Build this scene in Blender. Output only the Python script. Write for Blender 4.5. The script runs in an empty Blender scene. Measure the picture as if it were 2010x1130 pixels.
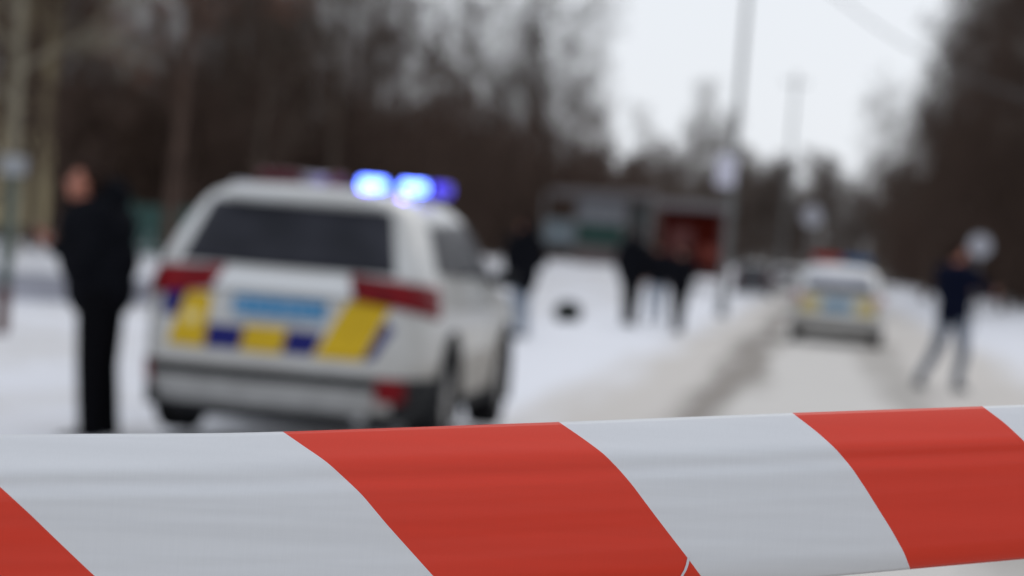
import bpy, bmesh, math, random
import numpy as np
from mathutils import Vector, Matrix, noise
random.seed(7)
SC = bpy.context.scene
COL = SC.collection
R = math.radians

# ------------------------------------------------------------ camera
CAM_H = 1.35
F = 85.0 / 36.0 * 2010.0
ROLL = R(4.6)
PITCH = math.atan((565 - 485) / F)
cd = bpy.data.cameras.new('camera')
cam = bpy.data.objects.new('camera', cd)
COL.objects.link(cam)
SC.camera = cam
cd.lens = 85.0
cd.sensor_width = 36.0
cd.clip_start = 0.05
cd.clip_end = 3000
cd.dof.use_dof = True
cd.dof.focus_distance = 1.05
cd.dof.aperture_fstop = 8.7
CM = Matrix.Rotation(math.pi / 2 - PITCH, 3, 'X') @ Matrix.Rotation(ROLL, 3, 'Z')
CAM_POS = Vector((0, 0, CAM_H))
cam.matrix_world = Matrix.Translation(CAM_POS) @ CM.to_4x4()

def at(px, py, Y):
    """world point seen at photo pixel (px,py), at forward distance Y"""
    r = CM @ Vector(((px - 1005) / F, (565 - py) / F, -1))
    return CAM_POS + r * (Y / r.y)

# ------------------------------------------------------------ world and light: overcast winter day
w = bpy.data.worlds.new('World')
SC.world = w
w.use_nodes = True
nt = w.node_tree
nt.nodes.clear()
out = nt.nodes.new('ShaderNodeOutputWorld')
bg = nt.nodes.new('ShaderNodeBackground')
sky = nt.nodes.new('ShaderNodeTexSky')
sky.sky_type = 'NISHITA'
sky.sun_disc = False
sky.sun_elevation = R(42)
sky.sun_rotation = R(25)
sky.air_density = 1.0
sky.dust_density = 3.0
mix = nt.nodes.new('ShaderNodeMixRGB')
mix.inputs[0].default_value = 0.93
geo = nt.nodes.new('ShaderNodeTexCoord')
sep = nt.nodes.new('ShaderNodeSeparateXYZ')
ramp = nt.nodes.new('ShaderNodeValToRGB')
ramp.color_ramp.elements[0].position = 0.0
ramp.color_ramp.elements[0].color = (0.87, 0.915, 0.98, 1)
ramp.color_ramp.elements[1].position = 1.0
ramp.color_ramp.elements[1].color = (0.87, 0.91, 1.0, 1)
nz = nt.nodes.new('ShaderNodeTexNoise')
nz.inputs['Scale'].default_value = 2.2
nz.inputs['Detail'].default_value = 3
mulc = nt.nodes.new('ShaderNodeVectorMath'); mulc.operation = 'SCALE'
mr = nt.nodes.new('ShaderNodeMapRange')
mr.inputs['To Min'].default_value = 8.6
mr.inputs['To Max'].default_value = 9.6
L = nt.links.new
L(geo.outputs['Generated'], sep.inputs[0])
L(sep.outputs['Z'], ramp.inputs[0])
L(geo.outputs['Generated'], nz.inputs['Vector'])
L(nz.outputs['Fac'], mr.inputs['Value'])
L(ramp.outputs[0], mulc.inputs[0])
L(mr.outputs[0], mulc.inputs['Scale'])
L(sky.outputs[0], mix.inputs[1])
L(mulc.outputs[0], mix.inputs[2])
L(mix.outputs[0], bg.inputs[0])
bg.inputs[1].default_value = 0.105
L(bg.outputs[0], out.inputs[0])
sd = bpy.data.lights.new('sun', 'SUN')
sd.energy = 0.5
sd.angle = R(40)
sd.color = (1.0, 0.96, 0.9)
so = bpy.data.objects.new('sun', sd)
COL.objects.link(so)
so.rotation_euler = (R(62), 0, R(25))
so.rotation_euler = Vector((-math.sin(R(25)) * math.cos(R(42)), -math.cos(R(25)) * math.cos(R(42)), -math.sin(R(42)))).to_track_quat('-Z', 'Y').to_euler()
SC.view_settings.view_transform = 'Standard'
SC.view_settings.look = 'None'
SC.view_settings.gamma = 1
SC.view_settings.exposure = 0.0

# ------------------------------------------------------------ helpers
MATS = {}
def mat(name, col, rough=0.6, metal=0.0, var=0.0, scale=4.0, col2=None, emit=None, estr=0.0, coat=0.0, bump=0.0,
        bscale=40.0, spec=0.5, trans=0.0):
    if name in MATS:
        return MATS[name]
    m = bpy.data.materials.new(name)
    m.use_nodes = True
    n = m.node_tree
    b = n.nodes['Principled BSDF']
    b.inputs['Base Color'].default_value = (*col, 1)
    b.inputs['Roughness'].default_value = rough
    b.inputs['Metallic'].default_value = metal
    b.inputs['Specular IOR Level'].default_value = spec
    b.inputs['Coat Weight'].default_value = coat
    if trans:
        b.inputs['Transmission Weight'].default_value = trans
    if emit:
        b.inputs['Emission Color'].default_value = (*emit, 1)
        b.inputs['Emission Strength'].default_value = estr
    if var or col2:
        tc = n.nodes.new('ShaderNodeTexCoord')
        t = n.nodes.new('ShaderNodeTexNoise')
        t.inputs['Scale'].default_value = scale
        t.inputs['Detail'].default_value = 5
        r = n.nodes.new('ShaderNodeValToRGB')
        c2 = col2 or tuple(c * (1 - var) for c in col)
        r.color_ramp.elements[0].position = 0.36
        r.color_ramp.elements[1].position = 0.64
        r.color_ramp.elements[0].color = (*c2, 1)
        r.color_ramp.elements[1].color = (*col, 1)
        n.links.new(tc.outputs['Object'], t.inputs['Vector'])
        n.links.new(t.outputs['Fac'], r.inputs[0])
        n.links.new(r.outputs[0], b.inputs['Base Color'])
    if bump:
        tc = n.nodes.new('ShaderNodeTexCoord')
        t = n.nodes.new('ShaderNodeTexNoise')
        t.inputs['Scale'].default_value = bscale
        t.inputs['Detail'].default_value = 6
        bp = n.nodes.new('ShaderNodeBump')
        bp.inputs['Strength'].default_value = bump
        n.links.new(tc.outputs['Object'], t.inputs['Vector'])
        n.links.new(t.outputs['Fac'], bp.inputs['Height'])
        n.links.new(bp.outputs[0], b.inputs['Normal'])
    MATS[name] = m
    return m

def props(o, label=None, cat=None, group=None, kind=None):
    if label: o['label'] = label
    if cat: o['category'] = cat
    if group: o['group'] = group
    if kind: o['kind'] = kind
    return o

def empty(name, loc, rotz=0.0, **k):
    o = bpy.data.objects.new(name, None)
    o.empty_display_size = 0.2
    COL.objects.link(o)
    o.location = loc
    o.rotation_euler = (0, 0, rotz)
    return props(o, **k)

class MB:
    def __init__(s):
        s.v = []; s.f = []; s.mi = []
    def add(s, vs, fs, mi=0):
        o = len(s.v)
        s.v += [tuple(p) for p in vs]
        s.f += [tuple(i + o for i in f) for f in fs]
        s.mi += [mi] * len(fs)
        return s
    def box(s, c, d, rot=None, mi=0):
        hx, hy, hz = d[0] / 2, d[1] / 2, d[2] / 2
        vs = []
        for x in (-hx, hx):
            for y in (-hy, hy):
                for z in (-hz, hz):
                    p = Vector((x, y, z))
                    if rot is not None: p = rot @ p
                    vs.append(p + Vector(c))
        return s.add(vs, [(0, 1, 3, 2), (4, 6, 7, 5), (0, 4, 5, 1), (2, 3, 7, 6), (0, 2, 6, 4), (1, 5, 7, 3)], mi)
    def tube(s, p1, p2, r1, r2=None, n=12, mi=0, cap=True):
        r2 = r1 if r2 is None else r2
        p1 = Vector(p1); p2 = Vector(p2)
        q = (p2 - p1).to_track_quat('Z', 'Y')
        vs = []
        for p, r in ((p1, r1), (p2, r2)):
            for i in range(n):
                a = 2 * math.pi * i / n
                vs.append(p + q @ Vector((r * math.cos(a), r * math.sin(a), 0)))
        fs = [(i, (i + 1) % n, n + (i + 1) % n, n + i) for i in range(n)]
        if cap: fs += [tuple(range(n))[::-1], tuple(range(n, 2 * n))]
        return s.add(vs, fs, mi)
    def ell(s, c, r, rot=None, nu=14, nv=10, mi=0):
        c = Vector(c)
        if not hasattr(r, '__len__'): r = (r, r, r)
        vs = [Vector((0, 0, r[2]))]
        for j in range(1, nv):
            t = math.pi * j / nv
            for i in range(nu):
                a = 2 * math.pi * i / nu
                vs.append(Vector((r[0] * math.sin(t) * math.cos(a), r[1] * math.sin(t) * math.sin(a), r[2] * math.cos(t))))
        vs.append(Vector((0, 0, -r[2])))
        if rot is not None: vs = [rot @ v for v in vs]
        vs = [v + c for v in vs]
        fs = [(0, 1 + i, 1 + (i + 1) % nu) for i in range(nu)]
        for j in range(nv - 2):
            for i in range(nu):
                a = 1 + j * nu + i; b = 1 + j * nu + (i + 1) % nu
                fs.append((a, a + nu, b + nu, b))
        e = len(vs) - 1; o = 1 + (nv - 2) * nu
        fs += [(e, o + (i + 1) % nu, o + i) for i in range(nu)]
        return s.add(vs, fs, mi)
    def cap(s, p1, r1, p2, r2, n=12, mi=0):
        s.tube(p1, p2, r1, r2, n, mi)
        s.ell(p1, r1, nu=n, nv=8, mi=mi)
        s.ell(p2, r2, nu=n, nv=8, mi=mi)
        return s
    def build(s, name, m, parent=None, smooth=True, bevel=0.0, remesh=0.0, siter=4, **k):
        me = bpy.data.meshes.new(name)
        me.from_pydata(s.v, [], s.f)
        for mm in (m if isinstance(m, (list, tuple)) else [m]): me.materials.append(mm)
        me.polygons.foreach_set('use_smooth', [smooth] * len(s.f))
        if any(s.mi): me.polygons.foreach_set('material_index', s.mi)
        me.update()
        o = bpy.data.objects.new(name, me)
        COL.objects.link(o)
        if parent: o.parent = parent
        if bevel:
            b = o.modifiers.new('bevel', 'BEVEL'); b.width = bevel; b.segments = 2; b.limit_method = 'ANGLE'
        if remesh:
            r = o.modifiers.new('remesh', 'REMESH'); r.mode = 'VOXEL'; r.voxel_size = remesh; r.use_smooth_shade = True
            sm = o.modifiers.new('smooth', 'SMOOTH'); sm.factor = 0.5; sm.iterations = siter
        return props(o, **k)

def copy_tree(o, parent=None):
    c = o.copy(); COL.objects.link(c)
    if parent: c.parent = parent
    for ch in list(o.children): copy_tree(ch, c)
    return c

# road frame: the road leaves the camera bearing 7.2 degrees right
RA = R(7.2)
def axis_x(Y): return 0.35 + math.tan(RA) * Y
def sm(a, b, x):
    t = min(1, max(0, (x - a) / (b - a)))
    return t * t * (3 - 2 * t)
def gz(x, y):
    o = x - axis_x(y)
    z = 0.0
    if o < 0:
        z += 0.18 * sm(-2.6, -5.5, o) * sm(30, 42, y)
        z += 0.72 * sm(-3.6, -7.5, o) * sm(50, 92, y)
        z -= 0.13 * sm(-0.8, -2.4, o) * sm(24, 18, y)
    else:
        z += 0.35 * sm(2.8, 5.5, o) * sm(28, 45, y)
        z += 0.45 * sm(4.5, 9.0, o) * sm(40, 75, y)
    z += 0.05 * math.sin(o * 1.1 + 1) * math.sin(y * 0.13) * sm(2.2, 5, abs(o))
    return z

# ------------------------------------------------------------ ground
def axis_vals(fine, far):
    return sorted(set(fine + far))
def mix_snow():
    m = bpy.data.materials.new('snow'); m.use_nodes = True
    n = m.node_tree; b = n.nodes['Principled BSDF']
    tc = n.nodes.new('ShaderNodeTexCoord')
    t = n.nodes.new('ShaderNodeTexNoise'); t.inputs['Scale'].default_value = 0.55; t.inputs['Detail'].default_value = 9; t.inputs['Roughness'].default_value = 0.62
    t2 = n.nodes.new('ShaderNodeTexNoise'); t2.inputs['Scale'].default_value = 6; t2.inputs['Detail'].default_value = 8
    r = n.nodes.new('ShaderNodeValToRGB')
    r.color_ramp.elements[0].position = 0.33; r.color_ramp.elements[0].color = (0.55, 0.53, 0.51, 1)
    r.color_ramp.elements[1].position = 0.55; r.color_ramp.elements[1].color = (0.70, 0.71, 0.75, 1)
    n.links.new(tc.outputs['Object'], t.inputs['Vector']); n.links.new(tc.outputs['Object'], t2.inputs['Vector'])
    n.links.new(t.outputs['Fac'], r.inputs[0]); n.links.new(r.outputs[0], b.inputs['Base Color'])
    bp = n.nodes.new('ShaderNodeBump'); bp.inputs['Strength'].default_value = 0.7; bp.inputs['Distance'].default_value = 0.14
    n.links.new(t2.outputs['Fac'], bp.inputs['Height']); n.links.new(bp.outputs[0], b.inputs['Normal'])
    b.inputs['Roughness'].default_value = 0.75
    b.inputs['Subsurface Weight'].default_value = 0.0
    return m
SNOW = mix_snow()
xs = axis_vals([-30 + 0.5 * i for i in range(121)], [-1500, -800, -400, -200, -120, -80, -60, -45, 45, 60, 80, 120, 200, 400, 800, 1500])
ys = axis_vals([-6 + 0.75 * i for i in range(160)], [-300, -100, -30, 114 + 3, 120, 125, 130, 140, 150, 170, 200, 240, 300, 400, 600, 900, 1400, 2000])
g = MB()
for y in ys:
    for x in xs:
        X = x + (math.tan(RA) * y if -30 < y else 0)
        nz_ = 0.03 * noise.noise(Vector((X * 1.3, y * .8, 0))) * sm(2.4, 4.5, abs(X - axis_x(y))) + 0.05 * math.sin(X * 2.3 + 3 * math.sin(y * 0.7)) * math.sin(y * 1.7 + X) * sm(2.4, 4.5, abs(X - axis_x(y)))
        g.v.append((X, y, (gz(X, y) + nz_) if abs(x) < 900 and 0 < y < 700 else gz(X, max(0.0, min(700, y)))))
nx = len(xs)
for j in range(len(ys) - 1):
    for i in range(nx - 1):
        g.f.append((j * nx + i, j * nx + i + 1, (j + 1) * nx + i + 1, (j + 1) * nx + i)); g.mi.append(0)
g.build('ground', SNOW, kind='structure')

# the road: packed dirty snow, a sheet just above the ground, in road coordinates (x = offset from its centre line)
def road_mat():
    m = bpy.data.materials.new('packed_snow'); m.use_nodes = True
    n = m.node_tree; b = n.nodes['Principled BSDF']; Lk = n.links.new
    uv = n.nodes.new('ShaderNodeUVMap'); uv.uv_map = 'road'
    sx = n.nodes.new('ShaderNodeSeparateXYZ'); Lk(uv.outputs[0], sx.inputs[0])
    no = n.nodes.new('ShaderNodeTexNoise'); no.inputs['Scale'].default_value = 1.0; no.inputs['Detail'].default_value = 6
    mp = n.nodes.new('ShaderNodeMapping'); mp.inputs['Scale'].default_value = (1.6, 0.16, 1)
    Lk(uv.outputs[0], mp.inputs[0]); Lk(mp.outputs[0], no.inputs['Vector'])
    ma = n.nodes.new('ShaderNodeMath'); ma.operation = 'MULTIPLY_ADD'; ma.inputs[1].default_value = 1.5; ma.inputs[2].default_value = -0.75
    Lk(no.outputs['Fac'], ma.inputs[0])
    ad = n.nodes.new('ShaderNodeMath'); ad.operation = 'ADD'
    Lk(sx.outputs['X'], ad.inputs[0]); Lk(ma.outputs[0], ad.inputs[1])
    mr = n.nodes.new('ShaderNodeMapRange'); mr.inputs['From Min'].default_value = -5; mr.inputs['From Max'].default_value = 5
    Lk(ad.outputs[0], mr.inputs['Value'])
    r = n.nodes.new('ShaderNodeValToRGB'); cr = r.color_ramp
    S = (0.69, 0.70, 0.74); A = (0.49, 0.455, 0.415); D = (0.15, 0.125, 0.10); M_ = (0.50, 0.475, 0.44); G_ = (0.31, 0.285, 0.255)
    pts = [(-5, S), (-2.9, S), (-2.2, A), (-1.7, A), (-1.42, D), (-1.15, D), (-0.85, M_), (0.25, M_), (0.6, G_), (0.85, G_), (1.2, A), (2.3, A), (3.4, S), (5, S)]
    while len(cr.elements) < len(pts): cr.elements.new(0.5)
    for e, (p, c) in zip(cr.elements, pts):
        e.position = (p + 5) / 10.0; e.color = (*c, 1)
    Lk(mr.outputs[0], r.inputs[0]); Lk(r.outputs[0], b.inputs['Base Color'])
    b.inputs['Roughness'].default_value = 0.6
    n2 = n.nodes.new('ShaderNodeTexNoise'); n2.inputs['Scale'].default_value = 5; n2.inputs['Detail'].default_value = 8
    Lk(uv.outputs[0], n2.inputs['Vector'])
    bp = n.nodes.new('ShaderNodeBump'); bp.inputs['Strength'].default_value = 0.5; bp.inputs['Distance'].default_value = 0.05
    Lk(n2.outputs['Fac'], bp.inputs['Height']); Lk(bp.outputs[0], b.inputs['Normal'])
    return m
rd = MB(); offs = [-5 + 0.5 * i for i in range(21)]
ry = [-6 + 0.75 * i for i in range(160)] + [117, 125, 140, 160, 200, 260, 340, 420]
ruv = []
for y in ry:
    for o in offs:
        k = 0.25 * math.sin(y * 0.9) if abs(o) > 4.6 else 0
        x = axis_x(y) + o + k
        rd.v.append((x, y, gz(x, y) + 0.012 + 0.035 * (1 if abs(o) < 4.8 else -1.2) * (1 if abs(o) > 2.4 else 0.3)))
        ruv.append((o, y))
n_ = len(offs)
for j in range(len(ry) - 1):
    for i in range(n_ - 1):
        rd.f.append((j * n_ + i, j * n_ + i + 1, (j + 1) * n_ + i + 1, (j + 1) * n_ + i)); rd.mi.append(0)
ro = rd.build('road', road_mat(), kind='structure')
ul = ro.data.uv_layers.new(name='road')
for lp in ro.data.loops: ul.data[lp.index].uv = ruv[lp.vertex_index]

# ------------------------------------------------------------ trees
BARK = mat('bark', (0.088, 0.067, 0.053), 0.95, spec=0.1, var=0.4, scale=3)
BARK2 = mat('bark_reddish', (0.096, 0.064, 0.050), 0.95, spec=0.1, var=0.4, scale=3)
BARK3 = mat('bark_grey', (0.105, 0.10, 0.088), 0.9, var=0.45, scale=2)
PALE = mat('bark_pale', (0.24, 0.21, 0.15), 0.9, var=0.4, scale=4)
LEAF = mat('dead_leaf', (0.24, 0.085, 0.035), 0.85, var=0.4, scale=2)
NEEDLE = mat('evergreen', (0.045, 0.07, 0.05), 0.9, var=0.4, scale=3)

def seg(mb, p, q, r1, r2, n):
    d = (q - p).normalized()
    a = d.cross(Vector((0.31, 0.17, 0.93)))
    if a.length < 1e-3: a = d.cross(Vector((1, 0, 0)))
    a.normalize(); b = d.cross(a)
    o = len(mb.v)
    for c, r in ((p, r1), (q, r2)):
        for i in range(n):
            t = 2 * math.pi * i / n
            mb.v.append(tuple(c + a * (r * math.cos(t)) + b * (r * math.sin(t))))
    for i in range(n):
        j = (i + 1) % n
        mb.f.append((o + i, o + j, o + n + j, o + n + i)); mb.mi.append(0)

def grow(rng, mb, p, d, length, r, depth, spec, ends):
    """one limb and everything that grows from it"""
    nseg = spec['segs'][depth]; nch = spec['kids'][depth]
    pts = [(p.copy(), r)]
    sl = length / nseg
    for i in range(nseg):
        d = (d + Vector((rng.uniform(-1, 1), rng.uniform(-1, 1), rng.uniform(-1, 1))) * spec['wob'][depth] + Vector((0, 0, spec['up'][depth]))).normalized()
        q = p + d * sl
        r2 = max(r * (1 - (i + 1) / nseg * spec['taper'][depth]), spec['rmin'])
        seg(mb, p, q, pts[-1][1], r2, 8 if depth == 0 else (5 if depth == 1 else 3))
        p = q; pts.append((p.copy(), r2))
    if depth + 1 < len(spec['kids']) + 0 and nch:
        for k in range(nch):
            t = spec['start'][depth] + (1 - spec['start'][depth]) * (k + rng.random()) / nch
            fi = min(t * nseg, nseg - 0.001); i0 = int(fi)
            a, ra = pts[i0]; b, rb = pts[i0 + 1]
            c = a.lerp(b, fi - i0); rc = ra + (rb - ra) * (fi - i0)
            ax = (b - a).normalized()
            side = ax.cross(Vector((rng.uniform(-1, 1), rng.uniform(-1, 1), rng.uniform(-1, 1)))).normalized()
            ang = R(rng.uniform(*spec['ang'][depth]))
            nd = ax * math.cos(ang) + side * math.sin(ang)
            ln = spec['len'][depth] * (1 - spec['lt'][depth] * t) * rng.uniform(0.7, 1.2)
            tgt = ends if depth == 0 else mb
            grow(rng, tgt, c, nd, ln, rc * spec['rr'][depth], depth + 1, spec, tgt)

def tree_mesh(seed, H=15.0, r=0.2, first=0.22, twigs=6, spread=1.0, forks=12, rmin=0.007):
    rng = random.Random(seed)
    tr = MB(); cr = MB()
    spec = dict(segs=[9, 5, 3, 2, 1], kids=[forks, 7, 6, twigs, 0], wob=[0.07, 0.16, 0.22, 0.25, 0.2],
                up=[0.05, 0.10, 0.05, 0.02, 0.0], taper=[0.93, 0.8, 0.75, 0.7, 0.6],
                start=[first, 0.25, 0.2, 0.15], ang=[(30, 62), (28, 60), (25, 60), (20, 60)],
                len=[H * 0.34 * spread, H * 0.13, H * 0.062, H * 0.034], lt=[0.45, 0.3, 0.3, 0.2], rr=[0.5, 0.55, 0.55, 0.6], rmin=rmin)
    grow(rng, tr, Vector((0, 0, -0.3)), Vector((rng.uniform(-.05, .05), rng.uniform(-.05, .05), 1)).normalized(), H, r, 0, spec, cr)
    return tr, cr

def make_tree(name, seed, m, label, group, leaves=0, **kw):
    tr, cr = tree_mesh(seed, **kw)
    root = empty(name, (0, 0, 0), label=label, cat='tree', group=group)
    tr.build('trunk', m, root)
    c = cr.build('crown', m, root, smooth=False)
    if leaves:
        rng = random.Random(seed + 5)
        lf = MB()
        for k in range(leaves):
            v = Vector(rng.choice(cr.v)) + Vector((rng.gauss(0, .12), rng.gauss(0, .12), rng.gauss(0, .12)))
            q = Matrix.Rotation(rng.uniform(0, 6.28), 3, 'Z') @ Matrix.Rotation(rng.uniform(0, 3), 3, 'X')
            s = rng.uniform(.05, .09)
            lf.add([v + q @ Vector((-s, 0, 0)), v + q @ Vector((0, -s * .6, 0.01)), v + q @ Vector((s, 0, 0)), v + q @ Vector((0, s * .6, .01))], [(0, 1, 2, 3)])
        lf.build('dead_leaves', LEAF, root, smooth=False)
    return root

GL = 'bare trees in the dark row on the left of the road'
GR = 'bare trees in the dark row on the right of the road'
LL = 'leafless dark brown tree in the dense wood left of the snowy road'
LR = 'leafless dark brown tree in the dense wood right of the snowy road'
protoA = make_tree('bare_tree', 1, BARK, LL, GL, H=15, r=0.19, first=0.16)
protoB = make_tree('bare_tree', 2, BARK2, LL, GL, H=13.5, r=0.15, first=0.12, forks=14)
protoC = make_tree('bare_tree', 3, BARK, LL, GL, H=17, r=0.24, first=0.22)
protoD = make_tree('bare_tree', 4, BARK2, LL, GL, H=11, r=0.11, first=0.06, forks=15)
protoE = make_tree('bare_tree', 5, BARK, LL, GL, H=16, r=0.22, first=0.3, spread=1.25)
protos = [protoA, protoB, protoC, protoD, protoE]
used = set()
def plant(i, x, y, s=1.0, label=LL, group=GL):
    p = protos[i]
    if i in used: o = copy_tree(p)
    else: used.add(i); o = p
    o.location = (x, y, gz(x, y))
    o.rotation_euler = (R(random.uniform(-2, 2)), R(random.uniform(-1, 5)), random.uniform(0, 6.28))
    o.scale = (s, s, s)
    o['label'] = label; o['group'] = group
    return o
rng = random.Random(11)
# left wood
pts = []
def free(x, y, d):
    return all((x - a) ** 2 + (y - b) ** 2 > d * d for a, b in pts)
tries = 0
nl = 0
while nl < 162 and tries < 30000:
    tries += 1
    y = 66 + 270 * rng.random() ** 1.25
    edge = axis_x(y) - (13.5 if y < 190 else 10)
    x = edge - (abs(edge + 0.25 * y) + 2) * rng.random() ** 1.1
    if y > 92 and edge - x < 5 and y < 104: continue
    if abs(x - at(60, 400, 62).x) < 2 and y < 70: continue
    if not free(x, y, 1.7): continue
    pts.append((x, y)); nl += 1
    plant(rng.choice([0, 1, 2, 3, 4, 3, 1]), x, y, rng.uniform(0.62, 0.9) if y < 120 else rng.uniform(.8, 1.1))
# right wood
nr = 0; tries = 0
while nr < 122 and tries < 30000:
    tries += 1
    y = 78 + 290 * rng.random() ** 1.3
    edge = axis_x(y) + (4.9 if y < 130 else 5.2)
    x = edge + (max(0.24 * y + 3 - edge, 3) + 4) * rng.random() ** 1.05
    if x < edge: continue
    if not free(x, y, 2.0): continue
    pts.append((x, y)); nr += 1
    plant(rng.choice([0, 1, 2, 3, 4, 3]), x, y, rng.uniform(0.95, 1.25), LR, GR)

# two trees with a look of their own
t = make_tree('oak_tree', 21, BARK2, 'tree with rust brown dead leaves still hanging, left of the dark wood', None, leaves=2600, H=13, r=0.2, first=0.25)
p = at(330, 480, 60); t.location = (p.x, 60, gz(p.x, 60))
for k, (px_, y_) in enumerate(((-40, 59), (12, 61.5), (62, 63), (110, 60))):
    o = copy_tree(protos[(1, 3, 0, 3)[k]]); o.location = (at(px_, 480, y_).x, y_, gz(at(px_, 480, y_).x, y_)); o.rotation_euler = (0, R(3), k * 1.7)
    o['label'] = 'leafless tree standing directly before the ochre building at far left'; o['group'] = 'bare trees before the ochre building'; o.scale = (.8, .8, .8)
t = make_tree('pale_barked_tree', 22, PALE, 'pale beige barked tree in front of the ochre building at far left', None, H=13, r=0.17, first=0.12, forks=15)
p = at(20, 480, 55); t.location = (p.x, 55, gz(p.x, 55))

# undergrowth and distant wood: nobody could count the stems
def thicket(name, label, boxes, n, seed, m, h=(2.5, 5.0)):
    rng = random.Random(seed); mb = MB()
    for k in range(n):
        x, y = boxes(rng)
        z = gz(x, y) - 0.1; hh = rng.uniform(*h)
        for s in range(4):
            p = Vector((x + rng.gauss(0, .25), y + rng.gauss(0, .25), z))
            d = Vector((rng.gauss(0, .22), rng.gauss(0, .22), 1)).normalized()
            r0 = 0.03 * hh / 3
            for q in range(3):
                p2 = p + d * hh / 3
                seg(mb, p, p2, r0 * (1 - q / 3.3), r0 * (1 - (q + 1) / 3.3), 3)
                for b in range(7):
                    c = p.lerp(p2, rng.random())
                    bd = (d + Vector((rng.gauss(0, .7), rng.gauss(0, .7), rng.gauss(0, .3)))).normalized()
                    c2 = c + bd * rng.uniform(.5, 1.4)
                    seg(mb, c, c2, 0.022, 0.010, 3)
                    c3 = c.lerp(c2, .5); seg(mb, c3, c3 + (bd + Vector((rng.gauss(0, .6), rng.gauss(0, .6), rng.gauss(0, .6)))).normalized() * .6, 0.014, 0.007, 3)
                p = p2; d = (d + Vector((rng.gauss(0, .1), rng.gauss(0, .1), 0))).normalized()
    return mb.build(name, m, smooth=False, label=label, cat='undergrowth', kind='stuff')
def box_left(rng):
    y = rng.uniform(72, 190); e = axis_x(y) - 12
    return e - (abs(e + 0.25 * y) + 2) * rng.random(), y
def box_right(rng):
    y = rng.uniform(82, 260); e = axis_x(y) + 6.5
    return e + max(4, 0.24 * y + 6 - e) * rng.random(), y
thicket('undergrowth', 'dense leafless brown undergrowth filling the wood left of the road', box_left, 900, 31, BARK2, (3, 6.5))
thicket('undergrowth', 'leafless brown undergrowth filling the wood right of the road', box_right, 430, 32, BARK2, (3, 7.5))
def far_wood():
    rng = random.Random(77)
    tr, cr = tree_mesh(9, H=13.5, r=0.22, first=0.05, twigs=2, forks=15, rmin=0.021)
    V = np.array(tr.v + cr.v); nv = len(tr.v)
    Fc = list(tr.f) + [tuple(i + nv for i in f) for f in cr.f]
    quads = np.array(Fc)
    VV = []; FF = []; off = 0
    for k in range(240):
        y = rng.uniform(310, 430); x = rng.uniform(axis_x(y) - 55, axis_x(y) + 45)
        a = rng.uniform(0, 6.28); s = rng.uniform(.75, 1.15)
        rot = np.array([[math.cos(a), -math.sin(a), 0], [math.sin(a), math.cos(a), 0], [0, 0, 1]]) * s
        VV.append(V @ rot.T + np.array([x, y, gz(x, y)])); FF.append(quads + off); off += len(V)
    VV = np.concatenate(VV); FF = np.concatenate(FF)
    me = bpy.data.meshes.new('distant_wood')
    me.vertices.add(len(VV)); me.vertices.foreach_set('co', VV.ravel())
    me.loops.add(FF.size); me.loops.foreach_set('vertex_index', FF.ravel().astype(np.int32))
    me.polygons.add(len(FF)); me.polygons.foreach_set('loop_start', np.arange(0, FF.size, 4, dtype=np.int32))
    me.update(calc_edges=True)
    me.materials.append(mat('bark_far_hazed', (.135, .105, .088), .95, spec=.1, var=.3))  # bark colour lightened so distance haze is painted into the far wood
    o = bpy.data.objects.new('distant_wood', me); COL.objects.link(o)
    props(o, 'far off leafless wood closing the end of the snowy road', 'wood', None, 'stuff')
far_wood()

# ------------------------------------------------------------ police cars
PAINT = mat('white_paint', (0.55, 0.56, 0.555), 0.32, coat=0.5, col2=(0.45, 0.445, 0.425), scale=1.6)
DIRTY = mat('dirty_paint', (0.38, 0.355, 0.32), 0.6, var=0.25, scale=5)
GLASS = mat('tinted_glass', (0.012, 0.013, 0.018), 0.4, spec=0.15, col2=(0.027, 0.028, 0.037), scale=2.5)
PLAST = mat('black_plastic', (0.016, 0.017, 0.019), 0.7, spec=0.15, var=0.3)
RUBBER = mat('rubber', (0.010, 0.010, 0.011), 0.9, spec=0.1, var=0.3, scale=9)
RIM = mat('alloy', (0.35, 0.34, 0.33), 0.45, metal=0.6)
REDL = mat('red_lens', (0.19, 0.004, 0.008), 0.4, spec=0.12, col2=(0.10, 0.003, 0.006), scale=7)
REDB = mat('red_bar_lens', (0.07, 0.004, 0.012), 0.4, spec=0.2)
REDB2 = mat('red_bar_lens_bright', (0.34, 0.015, 0.015), 0.4, spec=0.2)
BLUEB = mat('blue_bar_lens', (0.02, 0.03, 0.25), 0.2, coat=0.5)
BLUEB2 = mat('blue_bar_lens_light', (0.02, 0.09, 0.22), 0.4, spec=0.2)
CLEAR = mat('clear_lens', (0.22, 0.20, 0.28), 0.3, coat=0.6)
YEL = mat('yellow_film', (0.60, 0.39, 0.012), 0.5, spec=0.2, var=0.15)
NAVY = mat('navy_film', (0.010, 0.012, 0.12), 0.5, spec=0.15)
PLATE = mat('blue_plate', (0.015, 0.18, 0.37), 0.5, spec=0.2)
WHITE = mat('white_print', (0.40, 0.5, 0.6), 0.5)
GOLD = mat('emblem_gold', (0.72, 0.60, 0.25), 0.4)
DARKM = mat('dark_underbody', (0.016, 0.016, 0.016), 0.9)
LAMP_ON = mat('beacon_lit', (0.1, 0.2, 0.8), 0.3, emit=(0.10, 0.20, 1.0), estr=10.0)
LAMP_DIM = mat('beacon_dim', (0.05, 0.04, 0.5), 0.3, emit=(0.045, 0.02, 0.75), estr=0.75)
HEADL = mat('headlamp', (0.6, 0.62, 0.65), 0.1, coat=1)

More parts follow.
